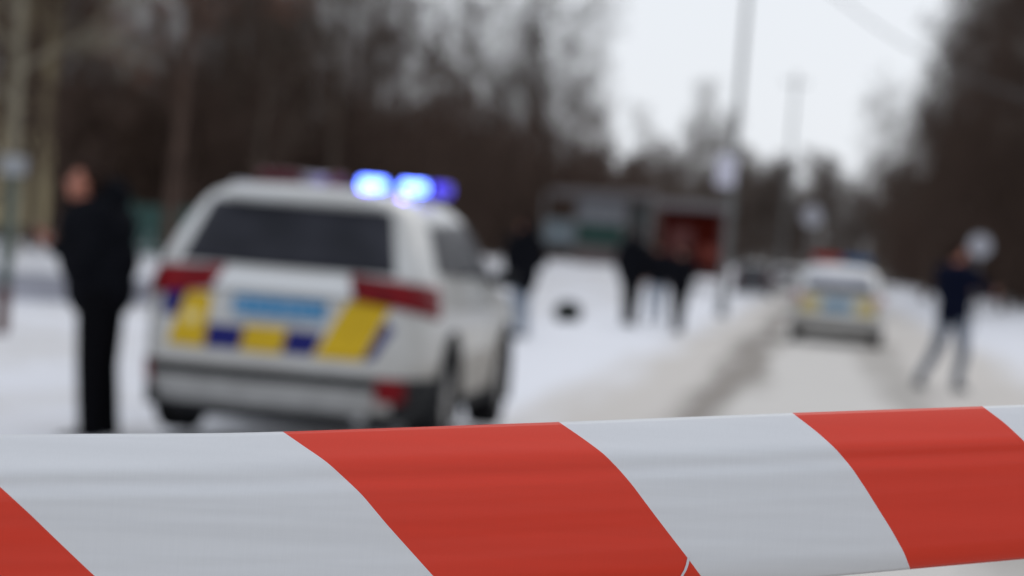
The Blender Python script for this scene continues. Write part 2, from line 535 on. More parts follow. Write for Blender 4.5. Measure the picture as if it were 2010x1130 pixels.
def grime(m):
    n = m.node_tree; b = n.nodes['Principled BSDF']; Lk = n.links.new
    src = b.inputs['Base Color'].links[0].from_socket
    tc = n.nodes.new('ShaderNodeTexCoord'); sz = n.nodes.new('ShaderNodeSeparateXYZ'); Lk(tc.outputs['Object'], sz.inputs[0])
    no = n.nodes.new('ShaderNodeTexNoise'); no.inputs['Scale'].default_value = 5; no.inputs['Detail'].default_value = 7; Lk(tc.outputs['Object'], no.inputs['Vector'])
    ad = n.nodes.new('ShaderNodeMath'); ad.operation = 'MULTIPLY_ADD'; ad.inputs[1].default_value = .7; Lk(no.outputs['Fac'], ad.inputs[0]); Lk(sz.outputs['Z'], ad.inputs[2])
    mr = n.nodes.new('ShaderNodeMapRange'); mr.inputs['From Min'].default_value = 1.35; mr.inputs['From Max'].default_value = .62; mr.inputs['To Max'].default_value = .75
    Lk(ad.outputs[0], mr.inputs['Value'])
    mx = n.nodes.new('ShaderNodeMixRGB'); mx.inputs[2].default_value = (.30, .275, .24, 1); Lk(mr.outputs[0], mx.inputs[0]); Lk(src, mx.inputs[1]); Lk(mx.outputs[0], b.inputs['Base Color'])
grime(PAINT)

class Shell:
    """a car body as a stack of horizontal rounded outlines; z -> (half width, rear y, front y, corner exponent)"""
    def __init__(s, table):
        s.t = np.array(table); s.cache = {}
    def par(s, z):
        return [np.interp(z, s.t[:, 0], s.t[:, k]) for k in (1, 2, 3, 4)]
    def ring(s, z):
        z = round(float(z), 4)
        if z in s.cache: return s.cache[z]
        w, yr, yf, n = s.par(z)
        th = np.linspace(0, math.pi, 1500)
        x = w * np.abs(np.sin(th)) ** (2 / n)
        yy = -np.sign(np.cos(th)) * np.abs(np.cos(th)) ** (2 / n)
        y = (yr + yf) / 2 + (yf - yr) / 2 * yy
        q = np.concatenate([[0], np.cumsum(np.hypot(np.diff(x), np.diff(y)))])
        s.cache[z] = (x, y, q)
        return s.cache[z]
    def at(s, z, q, off=0.0):
        x, y, Q = s.ring(z)
        sg = -1 if q < 0 else 1
        a = min(abs(q), Q[-1])
        X = np.interp(a, Q, x); Y = np.interp(a, Q, y)
        e = 0.02
        X1 = np.interp(a - e, Q, x); Y1 = np.interp(a - e, Q, y)
        X2 = np.interp(min(a + e, Q[-1]), Q, x); Y2 = np.interp(min(a + e, Q[-1]), Q, y)
        tx, ty = X2 - X1, Y2 - Y1
        l = math.hypot(tx, ty) or 1
        return Vector((sg * (X + ty / l * off), Y - tx / l * off, z))
    def qy(s, z, y):
        X, Y, Q = s.ring(z)
        i = min(int(np.searchsorted(Y, y)), len(Q) - 1)
        return Q[i]
    def body(s, name, m, parent, wheels=(), rw=0.37, N=220):
        zs = []
        t = s.t[:, 0]
        for a, b in zip(t[:-1], t[1:]):
            k = max(1, int(round((b - a) / 0.035)))
            zs += [a + (b - a) * i / k for i in range(k)]
        zs.append(t[-1])
        mb = MB()
        for z in zs:
            x, y, Q = s.ring(z)
            qq = np.linspace(0, Q[-1], N // 2 + 1)
            for q in list(qq) + list(-qq[1:-1][::-1]):
                mb.v.append(tuple(s.at(z, q)))
        n = N
        for j in range(len(zs) - 1):
            for i in range(n):
                k = (i + 1) % n
                f = (j * n + i, j * n + k, (j + 1) * n + k, (j + 1) * n + i)
                c = sum((Vector(mb.v[a]) for a in f), Vector()) / 4
                if any(math.hypot(c.y - wy, c.z - wz) < rw and abs(c.x) > 0.55 for wy, wz in wheels): continue
                mb.f.append(f); mb.mi.append(0)
        top = (len(zs) - 1) * n
        mb.f.append(tuple(top + i for i in range(n))); mb.mi.append(0)
        mb.f.append(tuple(i for i in range(n))[::-1]); mb.mi.append(0)
        return mb.build(name, m, parent)
    def patch(s, name, m, parent, quad, off=0.006, mode='q', sides=(1,), nu=14, nv=8, mb=None):
        """quad: (q,z) corners bl, br, tr, tl following the body surface; mode 'y' gives y instead of q"""
        own = mb is None
        mb = mb or MB()
        for sd_ in sides:
            o = len(mb.v)
            for lay in (off, off - 0.03):
                for j in range(nv + 1):
                    for i in range(nu + 1):
                        u = i / nu; v = j / nv
                        a = (quad[0][0] * (1 - u) + quad[1][0] * u) * (1 - v) + (quad[3][0] * (1 - u) + quad[2][0] * u) * v
                        z = (quad[0][1] * (1 - u) + quad[1][1] * u) * (1 - v) + (quad[3][1] * (1 - u) + quad[2][1] * u) * v
                        q = s.qy(z, a) if mode == 'y' else a
                        mb.v.append(tuple(s.at(z, q * sd_ if mode == 'y' else q, lay)))
            n = nu + 1; k = n * (nv + 1)
            for j in range(nv):
                for i in range(nu):
                    f = (o + j * n + i, o + j * n + i + 1, o + (j + 1) * n + i + 1, o + (j + 1) * n + i)
                    mb.f.append(f if sd_ > 0 else f[::-1]); mb.mi.append(0)
            rim = [i for i in range(nu + 1)] + [j * n + nu for j in range(1, nv + 1)] + [nv * n + i for i in range(nu - 1, -1, -1)] + [j * n for j in range(nv - 1, 0, -1)]
            for a, b in zip(rim, rim[1:] + rim[:1]):
                mb.f.append((o + a, o + a + k, o + b + k, o + b)); mb.mi.append(0)
        return mb.build(name, m, parent) if own else mb

def wheel(parent, x, y, r, wdt, name='wheel'):
    sd_ = 1 if x > 0 else -1
    w_ = empty(name, (x, y, r)); w_.parent = parent
    mb = MB()
    prof = [(-wdt / 2, r * .62), (-wdt / 2, r * .92), (-wdt / 2 + .03, r), (wdt / 2 - .03, r), (wdt / 2, r * .92), (wdt / 2, r * .62)]
    n = 40
    for i in range(n):
        a = 2 * math.pi * i / n
        for px_, rr in prof: mb.v.append((px_, rr * math.cos(a), rr * math.sin(a)))
    k = len(prof)
    for i in range(n):
        j = (i + 1) % n
        for q in range(k - 1):
            mb.f.append((i * k + q, i * k + q + 1, j * k + q + 1, j * k + q)); mb.mi.append(0)
    mb.build('tyre', RUBBER, w_)
    rm = MB()
    xo = sd_ * wdt * 0.36
    rm.tube((-sd_ * wdt * .3, 0, 0), (xo - sd_ * .04, 0, 0), r * .6, r * .6, 32)
    for i in range(5):
        a = 2 * math.pi * i / 5
        c = Vector((xo, math.cos(a) * r * .32, math.sin(a) * r * .32))
        rm.box(c, (0.03, r * .52, 0.06), Matrix.Rotation(a, 3, 'X'))
    rm.tube((xo - .02, 0, 0), (xo + .03 * sd_, 0, 0), r * .13, r * .11, 16)
    n2 = 32
    for i in range(n2):
        a = 2 * math.pi * i / n2; b = 2 * math.pi * (i + 1) / n2
        p_ = Vector((xo, math.cos(a) * r * .61, math.sin(a) * r * .61)); q_ = Vector((xo, math.cos(b) * r * .61, math.sin(b) * r * .61))
        rm.tube(p_, q_, .018, .018, 6)
    rm.build('rim', RIM, w_)

def arch(parent, x, y, zc, r0, r1):
    """plastic wheel-arch flare"""
    mb = MB(); n = 30
    for i in range(n + 1):
        a = R(-22) + R(224) * i / n
        for rr, dx in ((r0, 0), (r0, 0.03), (r1, 0.035), (r1 + .01, -0.03)):
            mb.v.append((x + (dx if x > 0 else -dx), y + rr * math.cos(a), zc + rr * math.sin(a)))
    for i in range(n):
        for q in range(3):
            mb.f.append((i * 4 + q, i * 4 + q + 1, i * 4 + q + 5, i * 4 + q + 4)); mb.mi.append(0)
    return mb.build('wheel_arch', PLAST, parent)

def suv(loc, yaw):
    root = empty('police_car', loc, -yaw, label='nearer white police SUV with lit blue roof beacons and yellow and navy tail panels', cat='police car')
    S = Shell([(.20, .76, .14, 4.40, 6), (.26, .85, .05, 4.58, 7), (.40, .89, .0, 4.66, 8), (.50, .895, .01, 4.66, 8), (.60, .905, .04, 4.62, 9),
               (.80, .905, .06, 4.58, 9), (.95, .895, .08, 4.45, 9), (1.04, .88, .10, 3.95, 9), (1.10, .865, .13, 3.6, 8), (1.15, .855, .17, 3.42, 10),
               (1.30, .795, .28, 3.08, 10), (1.45, .735, .40, 2.92, 9), (1.55, .685, .46, 2.74, 8), (1.61, .635, .47, 2.58, 6), (1.655, .55, .53, 2.4, 5),
               (1.68, .40, .75, 1.9, 4), (1.695, .12, 1.0, 1.6, 3)])
    whl = [(.98, .36), (3.65, .36)]
    S.body('body', PAINT, root, whl, .39, N=420)
    S.patch('rear_window', GLASS, root, [(-.665, 1.15), (.645, 1.15), (.545, 1.55), (-.565, 1.55)], nu=26)
    b = S.patch('roof_spoiler', PAINT, root, [(-.50, 1.575), (.50, 1.575), (.46, 1.615), (-.46, 1.615)], off=.055, nu=26)
    for sd_ in (1, -1): S.patch('quarter_window', GLASS, root, [(.56, 1.18), (1.50, 1.155), (1.50, 1.51), (.82, 1.48)], off=.012, mode='y', sides=(sd_,))
    for nm, q in (('rear_door_window', [(1.58, 1.155), (2.42, 1.14), (2.42, 1.52), (1.58, 1.51)]), ('front_door_window', [(2.50, 1.14), (3.22, 1.13), (2.78, 1.50), (2.50, 1.52)])):
        for sd_ in (1, -1):
            S.patch(nm, GLASS, root, q, off=.012, mode='y', sides=(sd_,))
    # windscreen: opposite end of the rings
    mb = MB(); o = 0; nu, nv = 20, 8
    for j in range(nv + 1):
        z = 1.14 + .42 * j / nv
        Q = S.ring(z)[2][-1]
        hw = .70 * (1 - j / nv) + .52 * j / nv
        for i in range(nu + 1):
            u = -hw + 2 * hw * i / nu
            q = (Q - abs(u)) * (1 if u >= 0 else -1)
            mb.v.append(tuple(S.at(z, q if q != 0 else Q, .006)))
    for j in range(nv):
        for i in range(nu):
            mb.f.append((j * (nu + 1) + i, j * (nu + 1) + i + 1, (j + 1) * (nu + 1) + i + 1, (j + 1) * (nu + 1) + i)); mb.mi.append(0)
    mb.build('windscreen', GLASS, root)
    # tail lamps wrap round the corners
    for sd_ in (1, -1):
        q0, q1 = (.40, 1.02)
        qd = [(.42, .985), (1.10, .89), (1.08, 1.09), (.38, 1.14)]
        if sd_ < 0: qd = [(-b_[0], b_[1]) for b_ in (qd[1], qd[0], qd[3], qd[2])]
        S.patch('tail_lamp', REDL, root, qd, off=.022)
        a_, b2 = ((.60, .78) if sd_ > 0 else (.78, .96)); rq = [(a_ * sd_, .36), (b2 * sd_, .36), (b2 * sd_, .51), (a_ * sd_, .51)]
        if sd_ < 0: rq = [rq[1], rq[0], rq[3], rq[2]]
        S.patch('rear_reflector', REDL, root, rq, off=.02)
        # sill and doors
        S.patch('side_sill', PLAST, root, [(1.38, .21), (3.24, .21), (3.24, .33), (1.38, .33)], off=.012, mode='y', sides=(sd_,))
        S.patch('door_handle', PAINT, root, [(1.70, .98), (1.90, .98), (1.90, 1.015), (1.70, 1.015)], off=.035, mode='y', sides=(sd_,), nu=4, nv=2)
        S.patch('door_handle', PAINT, root, [(2.75, .97), (2.95, .97), (2.95, 1.005), (2.75, 1.005)], off=.035, mode='y', sides=(sd_,), nu=4, nv=2)
        S.patch('door_gap', PLAST, root, [(2.455, .34), (2.465, .34), (2.465, 1.14), (2.455, 1.14)], off=.003, mode='y', sides=(sd_,), nu=1, nv=10)
        S.patch('dirt_spatter', DIRTY, root, [(1.36, .34), (3.25, .34), (3.25, .72), (1.42, .62)], off=.004, mode='y', sides=(sd_,), nu=20)
        qh = [(3.98, .78), (4.40, .76), (4.36, .90), (3.90, .94)]
        S.patch('headlight', HEADL, root, qh, off=.015, mode='y', sides=(sd_,))
        m_ = MB(); m_.ell((sd_ * .95, 2.98, 1.15), (.09, .06, .065)); m_.box((sd_ * .86, 3.0, 1.12), (.12, .04, .04))
        m_.build('wing_mirror', PLAST, root)
        rr_ = MB(); rr_.tube((sd_ * .57, 1.0, 1.675), (sd_ * .57, 2.2, 1.68), .014, .014, 8); rr_.tube((sd_ * .57, 1.0, 1.675), (sd_ * .57, .94, 1.63), .014, .012, 8); rr_.tube((sd_ * .57, 2.2, 1.68), (sd_ * .57, 2.28, 1.62), .014, .012, 8)
        rr_.build('roof_rail', mat('grey_metal', (.3, .3, .31), .4, metal=.5), root)
    S.patch('bumper_trim', PLAST, root, [(-1.30, .435), (1.30, .435), (1.30, .515), (-1.30, .515)], off=.018, nu=40)
    S.patch('rear_bumper', mat('bumper_grey', (.34, .335, .32), .5, var=.25, scale=6), root, [(-.72, .27), (.56, .27), (.60, .43), (-.75, .43)], off=.03, nu=30)
    S.patch('rear_valance', PLAST, root, [(-.75, .18), (.75, .18), (.75, .285), (-.75, .285)], off=.014, nu=30)
    S.patch('bumper_corner_trim', PLAST, root, [(.70, .22), (1.30, .22), (1.25, .43), (.70, .43)], off=.012, nu=14)
    S.patch('bumper_corner_trim', PLAST, root, [(-1.30, .22), (-.70, .22), (-.70, .43), (-1.25, .43)], off=.012, nu=14)
    S.patch('tailgate_trim', mat('tailgate_white', (.64, .65, .65), .3, coat=.6), root, [(-.43, 1.0), (.42, 1.0), (.38, 1.10), (-.38, 1.10)], off=.045, nu=16)
    # number plate: light marks stand for its blurred characters
    ch = MB()
    S.patch('', None, None, [(-.29, .84), (.26, .84), (.26, .955), (-.29, .955)], off=.03, nu=10, mb=ch)
    for i, cx in enumerate((-.25, -.19, -.10, -.04, .02, .08, .16, .22)):
        for (dx, dz, w_, h_) in ((-.014, 0, .007, .062), (.014, 0, .007, .062), (0, .028, .028, .007), (0, -.028, .028, .007)):
            if (i + int(dx * 1000) + int(dz * 1000)) % 4 == 1: continue
            p_ = S.at(.8975 + dz, cx + dx if cx + dx != 0 else .001, .031)
            ch.box(p_, (w_, .006, h_), mi=1)
    ch.build('number_plate', [PLATE, WHITE], root, smooth=False)
    # tailgate film panels
    def film(m, q, nm): S.patch(nm, m, root, q, off=.005, nu=10)
    film(YEL, [(-.685, .62), (-.452, .61), (-.43, .955), (-.59, .955)], 'yellow_panel')
    film(NAVY, [(-.448, .615), (-.238, .615), (-.214, .765), (-.445, .765)], 'navy_panel')
    film(YEL, [(-.234, .61), (.018, .61), (.040, .775), (-.210, .775)], 'yellow_panel')
    film(NAVY, [(.022, .615), (.206, .615), (.262, .765), (.043, .765)], 'navy_panel')
    film(YEL, [(.210, .605), (.50, .605), (.655, .975), (.385, .975)], 'yellow_panel')
    film(NAVY, [(.508, .61), (.57, .62), (.68, .82), (.622, .87)], 'navy_panel')
    film(NAVY, [(-.74, .80), (-.63, .80), (-.58, .97), (-.74, .97)], 'navy_panel')
    em = MB(); c = S.at(.80, -.54, .012)
    pts_ = []
    for i in range(16):
        rr2 = .055 if i % 2 == 0 else .032
        a = math.pi * i / 8
        pts_.append((c.x + rr2 * math.sin(a), c.y, c.z + rr2 * math.cos(a)))
    em.add(pts_ + [(a_, b_ + .01, c_) for a_, b_, c_ in pts_], [tuple(range(16))] + [(i, (i + 1) % 16, 16 + (i + 1) % 16, 16 + i) for i in range(16)])
    em.build('star_emblem', GOLD, root, smooth=False)
    # underbody and wells
    ub = MB(); ub.box((0, 2.3, .33), (1.16, 4.1, .2)); ub.box((0, .98, .62), (1.5, .74, .2)); ub.box((0, 3.65, .62), (1.5, .74, .2))
    ub.build('underbody', DARKM, root, smooth=False)
    ex = MB(); ex.tube((.52, -.02, .24), (.52, .5, .26), .032, .032, 12); ex.build('exhaust', mat('steel', (.3, .3, .3), .4, metal=.8), root)
    for y_, zc in whl:
        for x_ in (.79, -.79):
            wheel(root, x_, y_, .355, .225)
            arch(root, .885 * (1 if x_ > 0 else -1), y_, .36, .385, .45)
    # roof light bar
    ba = MB(); y0 = 1.95
    ba.box((0, y0, 1.695), (1.16, .20, .04)); ba.box((.45, y0, 1.69), (.08, .16, .06)); ba.box((-.45, y0, 1.69), (.08, .16, .06))
    lb = ba.build('light_bar', PLAST, root, bevel=.008)
    for bx_ in (.145, .423):      # the light the two lit beacons give off
        ld = bpy.data.lights.new('beacon_light', 'POINT'); ld.energy = 4.0; ld.color = (.22, .12, 1.0); ld.shadow_soft_size = .03
        lo = bpy.data.objects.new('beacon_light', ld); COL.objects.link(lo); lo.parent = root; lo.location = (bx_, y0 - .24, 1.80)
    def lens(nm, x0, x1, m, r=.055):
        l = MB(); c0 = Vector(((x0 + x1) / 2, y0, 1.745))
        # rounded lozenge cross section
        n = 20; hx = (x1 - x0) / 2 - .006
        for sx in (-1, -.86, .86, 1):
            k = .72 if abs(sx) == 1 else 1
            for i in range(n):
                a = 2 * math.pi * i / n
                cy = math.copysign(abs(math.cos(a)) ** .6, math.cos(a)); cz = math.copysign(abs(math.sin(a)) ** .6, math.sin(a))
                l.v.append((c0.x + sx * hx, c0.y + .13 * k * cy, c0.z + r * k * cz))
        for j in range(3):
            for i in range(n):
                l.f.append((j * n + i, j * n + (i + 1) % n, (j + 1) * n + (i + 1) % n, (j + 1) * n + i)); l.mi.append(0)
        l.f.append(tuple(range(n))[::-1]); l.f.append(tuple(3 * n + i for i in range(n))); l.mi += [0, 0]
        return l.build(nm, m, lb)
    lens('red_lens', -.63, -.32, REDB)
    lens('clear_lens', -.32, -.14, CLEAR, .045)
    lens('red_lens', -.14, -.045, REDB)
    lens('lit_blue_beacon', .062, .228, LAMP_ON, .046)
    lens('lit_blue_beacon', .342, .505, LAMP_ON, .046)
    lens('dim_blue_beacon', .56, .675, LAMP_DIM, .046)
    return root

def hatch(loc, yaw):
    root = empty('police_car', loc, -yaw, label='smaller white police hatchback farther up the snowy road with unlit red and blue light bar', cat='police car')
    S = Shell([(.16, .74, .16, 4.1, 6), (.24, .83, .04, 4.3, 7), (.40, .87, .0, 4.4, 8), (.60, .88, .02, 4.38, 9), (.80, .875, .05, 4.3, 9), (.90, .86, .08, 4.0, 9),
               (1.0, .845, .12, 3.5, 8), (1.06, .82, .16, 3.25, 7), (1.2, .765, .3, 2.95, 7), (1.34, .70, .5, 2.6, 6), (1.42, .63, .7, 2.35, 5), (1.47, .5, .95, 2.1, 4.5),
               (1.495, .3, 1.2, 1.9, 4), (1.505, .1, 1.4, 1.7, 3)])
    whl = [(.85, .32), (3.4, .32)]
    S.body('body', PAINT, root, whl, .35)
    S.patch('rear_window', mat('snowy_glass', (.45, .46, .50), .6, var=.3), root, [(-.66, 1.12), (.66, 1.12), (.54, 1.40), (-.54, 1.40)], nu=20)
    S.patch('lower_rear_window', GLASS, root, [(-.62, .97), (.62, .97), (.60, 1.11), (-.60, 1.11)], off=.008, nu=20)
    for sd_ in (1, -1):
        S.patch('side_window', GLASS, root, [(.9, 1.07), (1.7, 1.07), (1.7, 1.38), (1.15, 1.36)], mode='y', sides=(sd_,))
        S.patch('side_window', GLASS, root, [(1.78, 1.07), (2.95, 1.06), (2.45, 1.36), (1.78, 1.38)], mode='y', sides=(sd_,))
        q = [(.64, .80), (.98, .78), (.95, .97), (.66, .97)]
        if sd_ < 0: q = [(-b_[0], b_[1]) for b_ in (q[1], q[0], q[3], q[2])]
        S.patch('tail_lamp', mat('pale_tail_lens', (.42, .25, .25), .3, coat=.5), root, q, off=.02)
        S.patch('headlight', HEADL, root, [(3.7, .66), (4.15, .64), (4.1, .76), (3.65, .80)], off=.015, mode='y', sides=(sd_,))
        m_ = MB(); m_.ell((sd_ * .96, 2.8, 1.06), (.10, .06, .07)); m_.box((sd_ * .86, 2.83, 1.03), (.14, .04, .04)); m_.build('wing_mirror', PAINT, root)
    PY = mat('pale_yellow_film', (.46, .37, .14), .4); PB = mat('pale_blue_film', (.16, .27, .36), .4)
    S.patch('yellow_panel', PY, root, [(-.76, .60), (-.36, .58), (-.33, .86), (-.64, .90)], off=.006)
    S.patch('blue_panel', PB, root, [(-.30, .60), (.26, .60), (.24, .86), (-.28, .86)], off=.006)
    S.patch('yellow_panel', PY, root, [(.34, .56), (.74, .58), (.64, .90), (.32, .86)], off=.006)
    S.patch('number_plate', PB, root, [(-.22, .72), (.20, .72), (.20, .82), (-.22, .82)], off=.03)
    S.patch('bumper_trim', PLAST, root, [(-1.0, .165), (1.0, .165), (1.0, .31), (-1.0, .31)], off=.02, nu=30)
    ub = MB(); ub.box((0, 2.2, .24), (1.12, 3.9, .16)); ub.box((0, .85, .52), (1.4, .66, .2)); ub.box((0, 3.4, .52), (1.4, .66, .2)); ub.build('underbody', DARKM, root, smooth=False)
    for y_, zc in whl:
        for x_ in (.76, -.76): wheel(root, x_, y_, .32, .2)
    ba = MB(); y0 = 1.6
    ba.box((0, y0, 1.525), (1.1, .2, .04)); lb = ba.build('light_bar', PLAST, root, bevel=.008)
    r_ = MB(); r_.box((-.28, y0, 1.60), (.55, .26, .11)); r_.build('red_lens', REDB2, lb, bevel=.03)
    r_ = MB(); r_.box((.28, y0, 1.60), (.55, .26, .11)); r_.build('blue_lens', BLUEB2, lb, bevel=.03)
    return root

YAW = R(7.1)
suv((at(545, 700, 14.9).x, 14.8, -.02), YAW).scale = (1.04, 1, .985)
pc = at(1642, 600, 44.8)
hatch((pc.x, 44.6, 0.02), R(7.8))

# ------------------------------------------------------------ people
SKIN = mat('skin', (0.48, 0.23, 0.16), 0.55, var=0.1)
SKIN2 = mat('skin_ruddy', (0.40, 0.15, 0.095), 0.6, var=0.1)
HAIR = mat('hair_brown', (0.022, 0.013, 0.010), 0.9, spec=0.05)
BLACK = mat('black_cloth', (0.007, 0.0075, 0.010), 0.9, spec=0.03, var=0.3, scale=12)
BLACK2 = mat('black_trousers', (0.004, 0.004, 0.005), 0.9, spec=0.03)
NAVYC = mat('navy_cloth', (0.006, 0.008, 0.020), 0.9, spec=0.03, var=0.3, scale=12)
JEAN = mat('blue_grey_jeans', (0.29, 0.33, 0.39), 0.85, var=0.3, scale=9)
JEAND = mat('blue_grey_jeans_dark', (0.13, 0.15, 0.19), 0.85, var=0.3, scale=9)
GREYT = mat('grey_trousers', (0.16, 0.18, 0.20), 0.85, var=0.3, scale=9)
SHOE = mat('shoe', (0.02, 0.02, 0.022), 0.6)
SHOEG = mat('grey_shoe', (0.07, 0.075, 0.08), 0.6)

def hand_prims(mb, wrist, d, palm_n, side, curl):
    """palm, four unequal bent fingers and a thumb off the side of the palm"""
    d = d.normalized(); palm_n = (palm_n - d * palm_n.dot(d)).normalized(); s = d.cross(palm_n).normalized() * side
    rot = Matrix((s, d, palm_n)).transposed()
    pc_ = wrist + d * .048
    mb.ell(pc_, (.042, .052, .016), rot)
    for i, (off, ln) in enumerate(((.031, .074), (.010, .083), (-.012, .077), (-.032, .060))):
        p = wrist + d * .088 + s * off; dd = d.copy(); r = .0092 if i < 3 else .008
        for j, fr in enumerate((.45, .32, .23)):
            ang = curl * (.55, .9, .7)[j]
            dd = (dd * math.cos(ang) + palm_n * math.sin(ang)).normalized()
            q = p + dd * ln * fr
            mb.cap(p, r, q, r * .9, 8); p = q; r *= .9
    p = wrist + d * .03 + s * .034; dd = (d * .6 + s * .75 + palm_n * .25).normalized()
    for ln, r in ((.038, .012), (.030, .0105), (.024, .009)):
        q = p + dd * ln; mb.cap(p, r, q, r * .92, 8); p = q; dd = (dd + d * .35 + palm_n * .25 * (1 + curl) - s * .15).normalized()

def person(name, loc, yaw, label, top, bottom, skin=SKIN, height=1.76, J=None, hood=False, group=None, vox=0.012, shoe=SHOE, coat_hem=0.86, bulk=1.0,
           head_yaw=0.0, head_pitch=0.0, hair=HAIR, phone=False, deep=1.0, legk=1.0):
    """local frame: faces +Y, x to its right; J holds the joints of the pose"""
    root = empty(name, loc, yaw, label=label, cat='person', group=group)
    k = height / 1.78
    root.scale = (k, k, k)
    P = dict(pelvis=(0, 0, .97), chest=(0, .0, 1.32), neck=(0, -.01, 1.49), head=(0, .02, 1.655),
             hipR=(.09, 0, .93), kneeR=(.11, .03, .50), ankR=(.12, -.02, .09), toeR=(.14, .15, .04),
             hipL=(-.09, 0, .93), kneeL=(-.11, .03, .50), ankL=(-.12, -.02, .09), toeL=(-.14, .15, .04),
             shR=(.19, 0, 1.43), elR=(.26, -.03, 1.14), wrR=(.25, .06, .90),
             shL=(-.19, 0, 1.43), elL=(-.26, -.03, 1.14), wrL=(-.25, .06, .90))
    P.update(J or {})
    P = {a: Vector(b) for a, b in P.items()}
    hd, nk = P['head'], P['neck']
    HR = Matrix.Rotation(head_yaw, 3, 'Z') @ Matrix.Rotation(-head_pitch, 3, 'X')
    def h(x, y, z): return hd + HR @ Vector((x, y, z))
    b = MB()
    b.ell(h(0, -.012, .028), (.076, .095, .095), HR); b.ell(h(0, .022, -.035), (.060, .070, .082), HR)
    b.ell(h(0, .062, -.085), (.028, .025, .022), HR)                       # chin
    b.cap(h(0, .088, .018), .008, h(0, .107, -.022), .013, 8)              # nose
    b.ell(h(0, .092, -.052), (.024, .010, .009), HR)                       # lips
    b.ell(h(0, .080, .034), (.052, .014, .011), HR)                        # brow
    for sd_ in (1, -1):
        b.ell(h(.078 * sd_, -.005, -.008), (.010, .020, .032), HR)         # ears
        b.ell(h(.040 * sd_, .058, -.02), (.022, .022, .022), HR)           # cheeks
    b.cap(nk - Vector((0, 0, .05)), .062, h(0, -.018, -.06), .054)
    b.ell(P['chest'], (.165, .105, .20)); b.cap(P['chest'], .11, P['pelvis'], .12)
    b.cap(P['shR'], .06, P['shL'], .06)
    for s_, sg in (('R', 1), ('L', -1)):
        b.cap(P['sh' + s_], .052, P['el' + s_], .040); b.cap(P['el' + s_], .040, P['wr' + s_], .027)
        b.cap(P['hip' + s_], .085, P['knee' + s_], .055); b.cap(P['knee' + s_], .053, P['ank' + s_], .036)
        b.cap(P['ank' + s_], .036, P['toe' + s_], .026)
        d = P['wr' + s_] - P['el' + s_]
        pn = Vector((-sg, .2, 0)) if abs(d.normalized().z) > .6 else Vector((-sg * .5, 0, 1 if phone else .3))
        hand_prims(b, P['wr' + s_], d, pn, 1 if s_ == 'R' else -1, 1.1 if phone else .7)
    b.build('body', skin, root, remesh=vox * .55)
    # clothing
    bl = bulk
    c = MB()
    tors = Vector((0, 0, 0))
    c.ell(P['chest'] + Vector((0, 0, .02)), (.215 * bl, .15 * bl * deep, .20)); c.ell(P['chest'].lerp(P['pelvis'], .5), (.195 * bl, .15 * bl * deep, .22))
    c.ell(P['pelvis'] + Vector((0, 0, .0)), (.195 * bl, .155 * bl * (deep * .5 + .5), .97 - coat_hem + .05))
    c.cap(nk + Vector((0, 0, -.01)), .085, P['chest'] + Vector((0, 0, .12)), .12)
    for s_, sg in (('R', 1), ('L', -1)):
        c.cap(P['sh' + s_], .085 * bl, P['el' + s_], .068 * bl); c.cap(P['el' + s_], .068 * bl, P['wr' + s_].lerp(P['el' + s_], .06), .047)
    c.build('jacket', top, root, remesh=vox, siter=14)
    if hood:
        hm = MB(); hm.ell(nk + Vector((0, -.115, .075)), (.125, .10, .115)); hm.ell(nk + Vector((0, -.05, .015)), (.14, .13, .07)); hm.build('hood', top, root, remesh=vox, siter=12)
    t_ = MB()
    t_.ell(P['pelvis'], (.17, .125, .14))
    for s_, sg in (('R', 1), ('L', -1)):
        t_.cap(P['hip' + s_], .108 * legk, P['knee' + s_], .076 * legk); t_.cap(P['knee' + s_], .076 * legk, P['ank' + s_] + Vector((0, 0, .01)), .058 * legk)
    t_.build('trousers', bottom, root, remesh=vox, siter=8)
    for s_ in 'RL':
        s2 = MB(); a, tt = P['ank' + s_], P['toe' + s_]
        s2.cap(a + Vector((0, -.035, -.035)), .045, tt, .040); s2.cap(a, .05, a + Vector((0, 0, -.04)), .048); s2.cap(a, .046, tt, .036)
        s2.build('shoe', shoe, root, remesh=vox)
    hr = MB()
    hr.ell(h(0, -.028, .040), (.081, .095, .092), HR); hr.ell(h(0, -.060, -.005), (.070, .058, .070), HR); hr.ell(h(0, .035, .095), (.058, .050, .028), HR)
    hr.build('hair', hair, root, remesh=vox * .7)
    ey = MB()
    for sd_ in (1, -1): ey.ell(h(.031 * sd_, .079, .008), .0125, HR)
    ey.build('eyes', mat('eye', (.25, .2, .18), .2), root)
    return root

def stand(px_, Y, dz=0.0):
    x = at(px_, 600, Y).x
    return x, Y, gz(x, Y) + dz

# near man at left, profile to the left, both hands raised with a phone
x = at(168, 820, 15.3).x
P1 = person('person', (x, 15.3, -.13), R(90), 'person in black hooded jacket and trousers holding a phone, left of the nearer police car',
       BLACK, BLACK2, skin=SKIN2, height=1.86, hood=True, vox=.011, bulk=1.12, deep=1.5, legk=1.28, head_pitch=R(-12), phone=True, coat_hem=.80,
       J=dict(chest=(0, .015, 1.31), neck=(0, .04, 1.45), head=(0, .11, 1.59), shR=(.17, -.02, 1.42), shL=(-.17, -.02, 1.42),
              elR=(.22, .05, 1.12), wrR=(.10, .25, 1.19), elL=(-.22, .05, 1.12), wrL=(-.06, .27, 1.20),
              pelvis=(0, -.03, .97), hipR=(.09, -.04, .93), hipL=(-.09, -.04, .93), kneeR=(.10, -.06, .50), ankR=(.11, -.12, .09), toeR=(.13, .05, .04), kneeL=(-.10, -.03, .50), ankL=(-.11, -.05, .09), toeL=(-.13, .12, .04)))
ph = MB(); ph.box((0, 0, 0), (.072, .009, .15))
pho = ph.build('mobile_phone', mat('phone_case', (.30, .12, .11), .4), bevel=.003, label='small phone held up in the hands of the person at left', cat='phone')
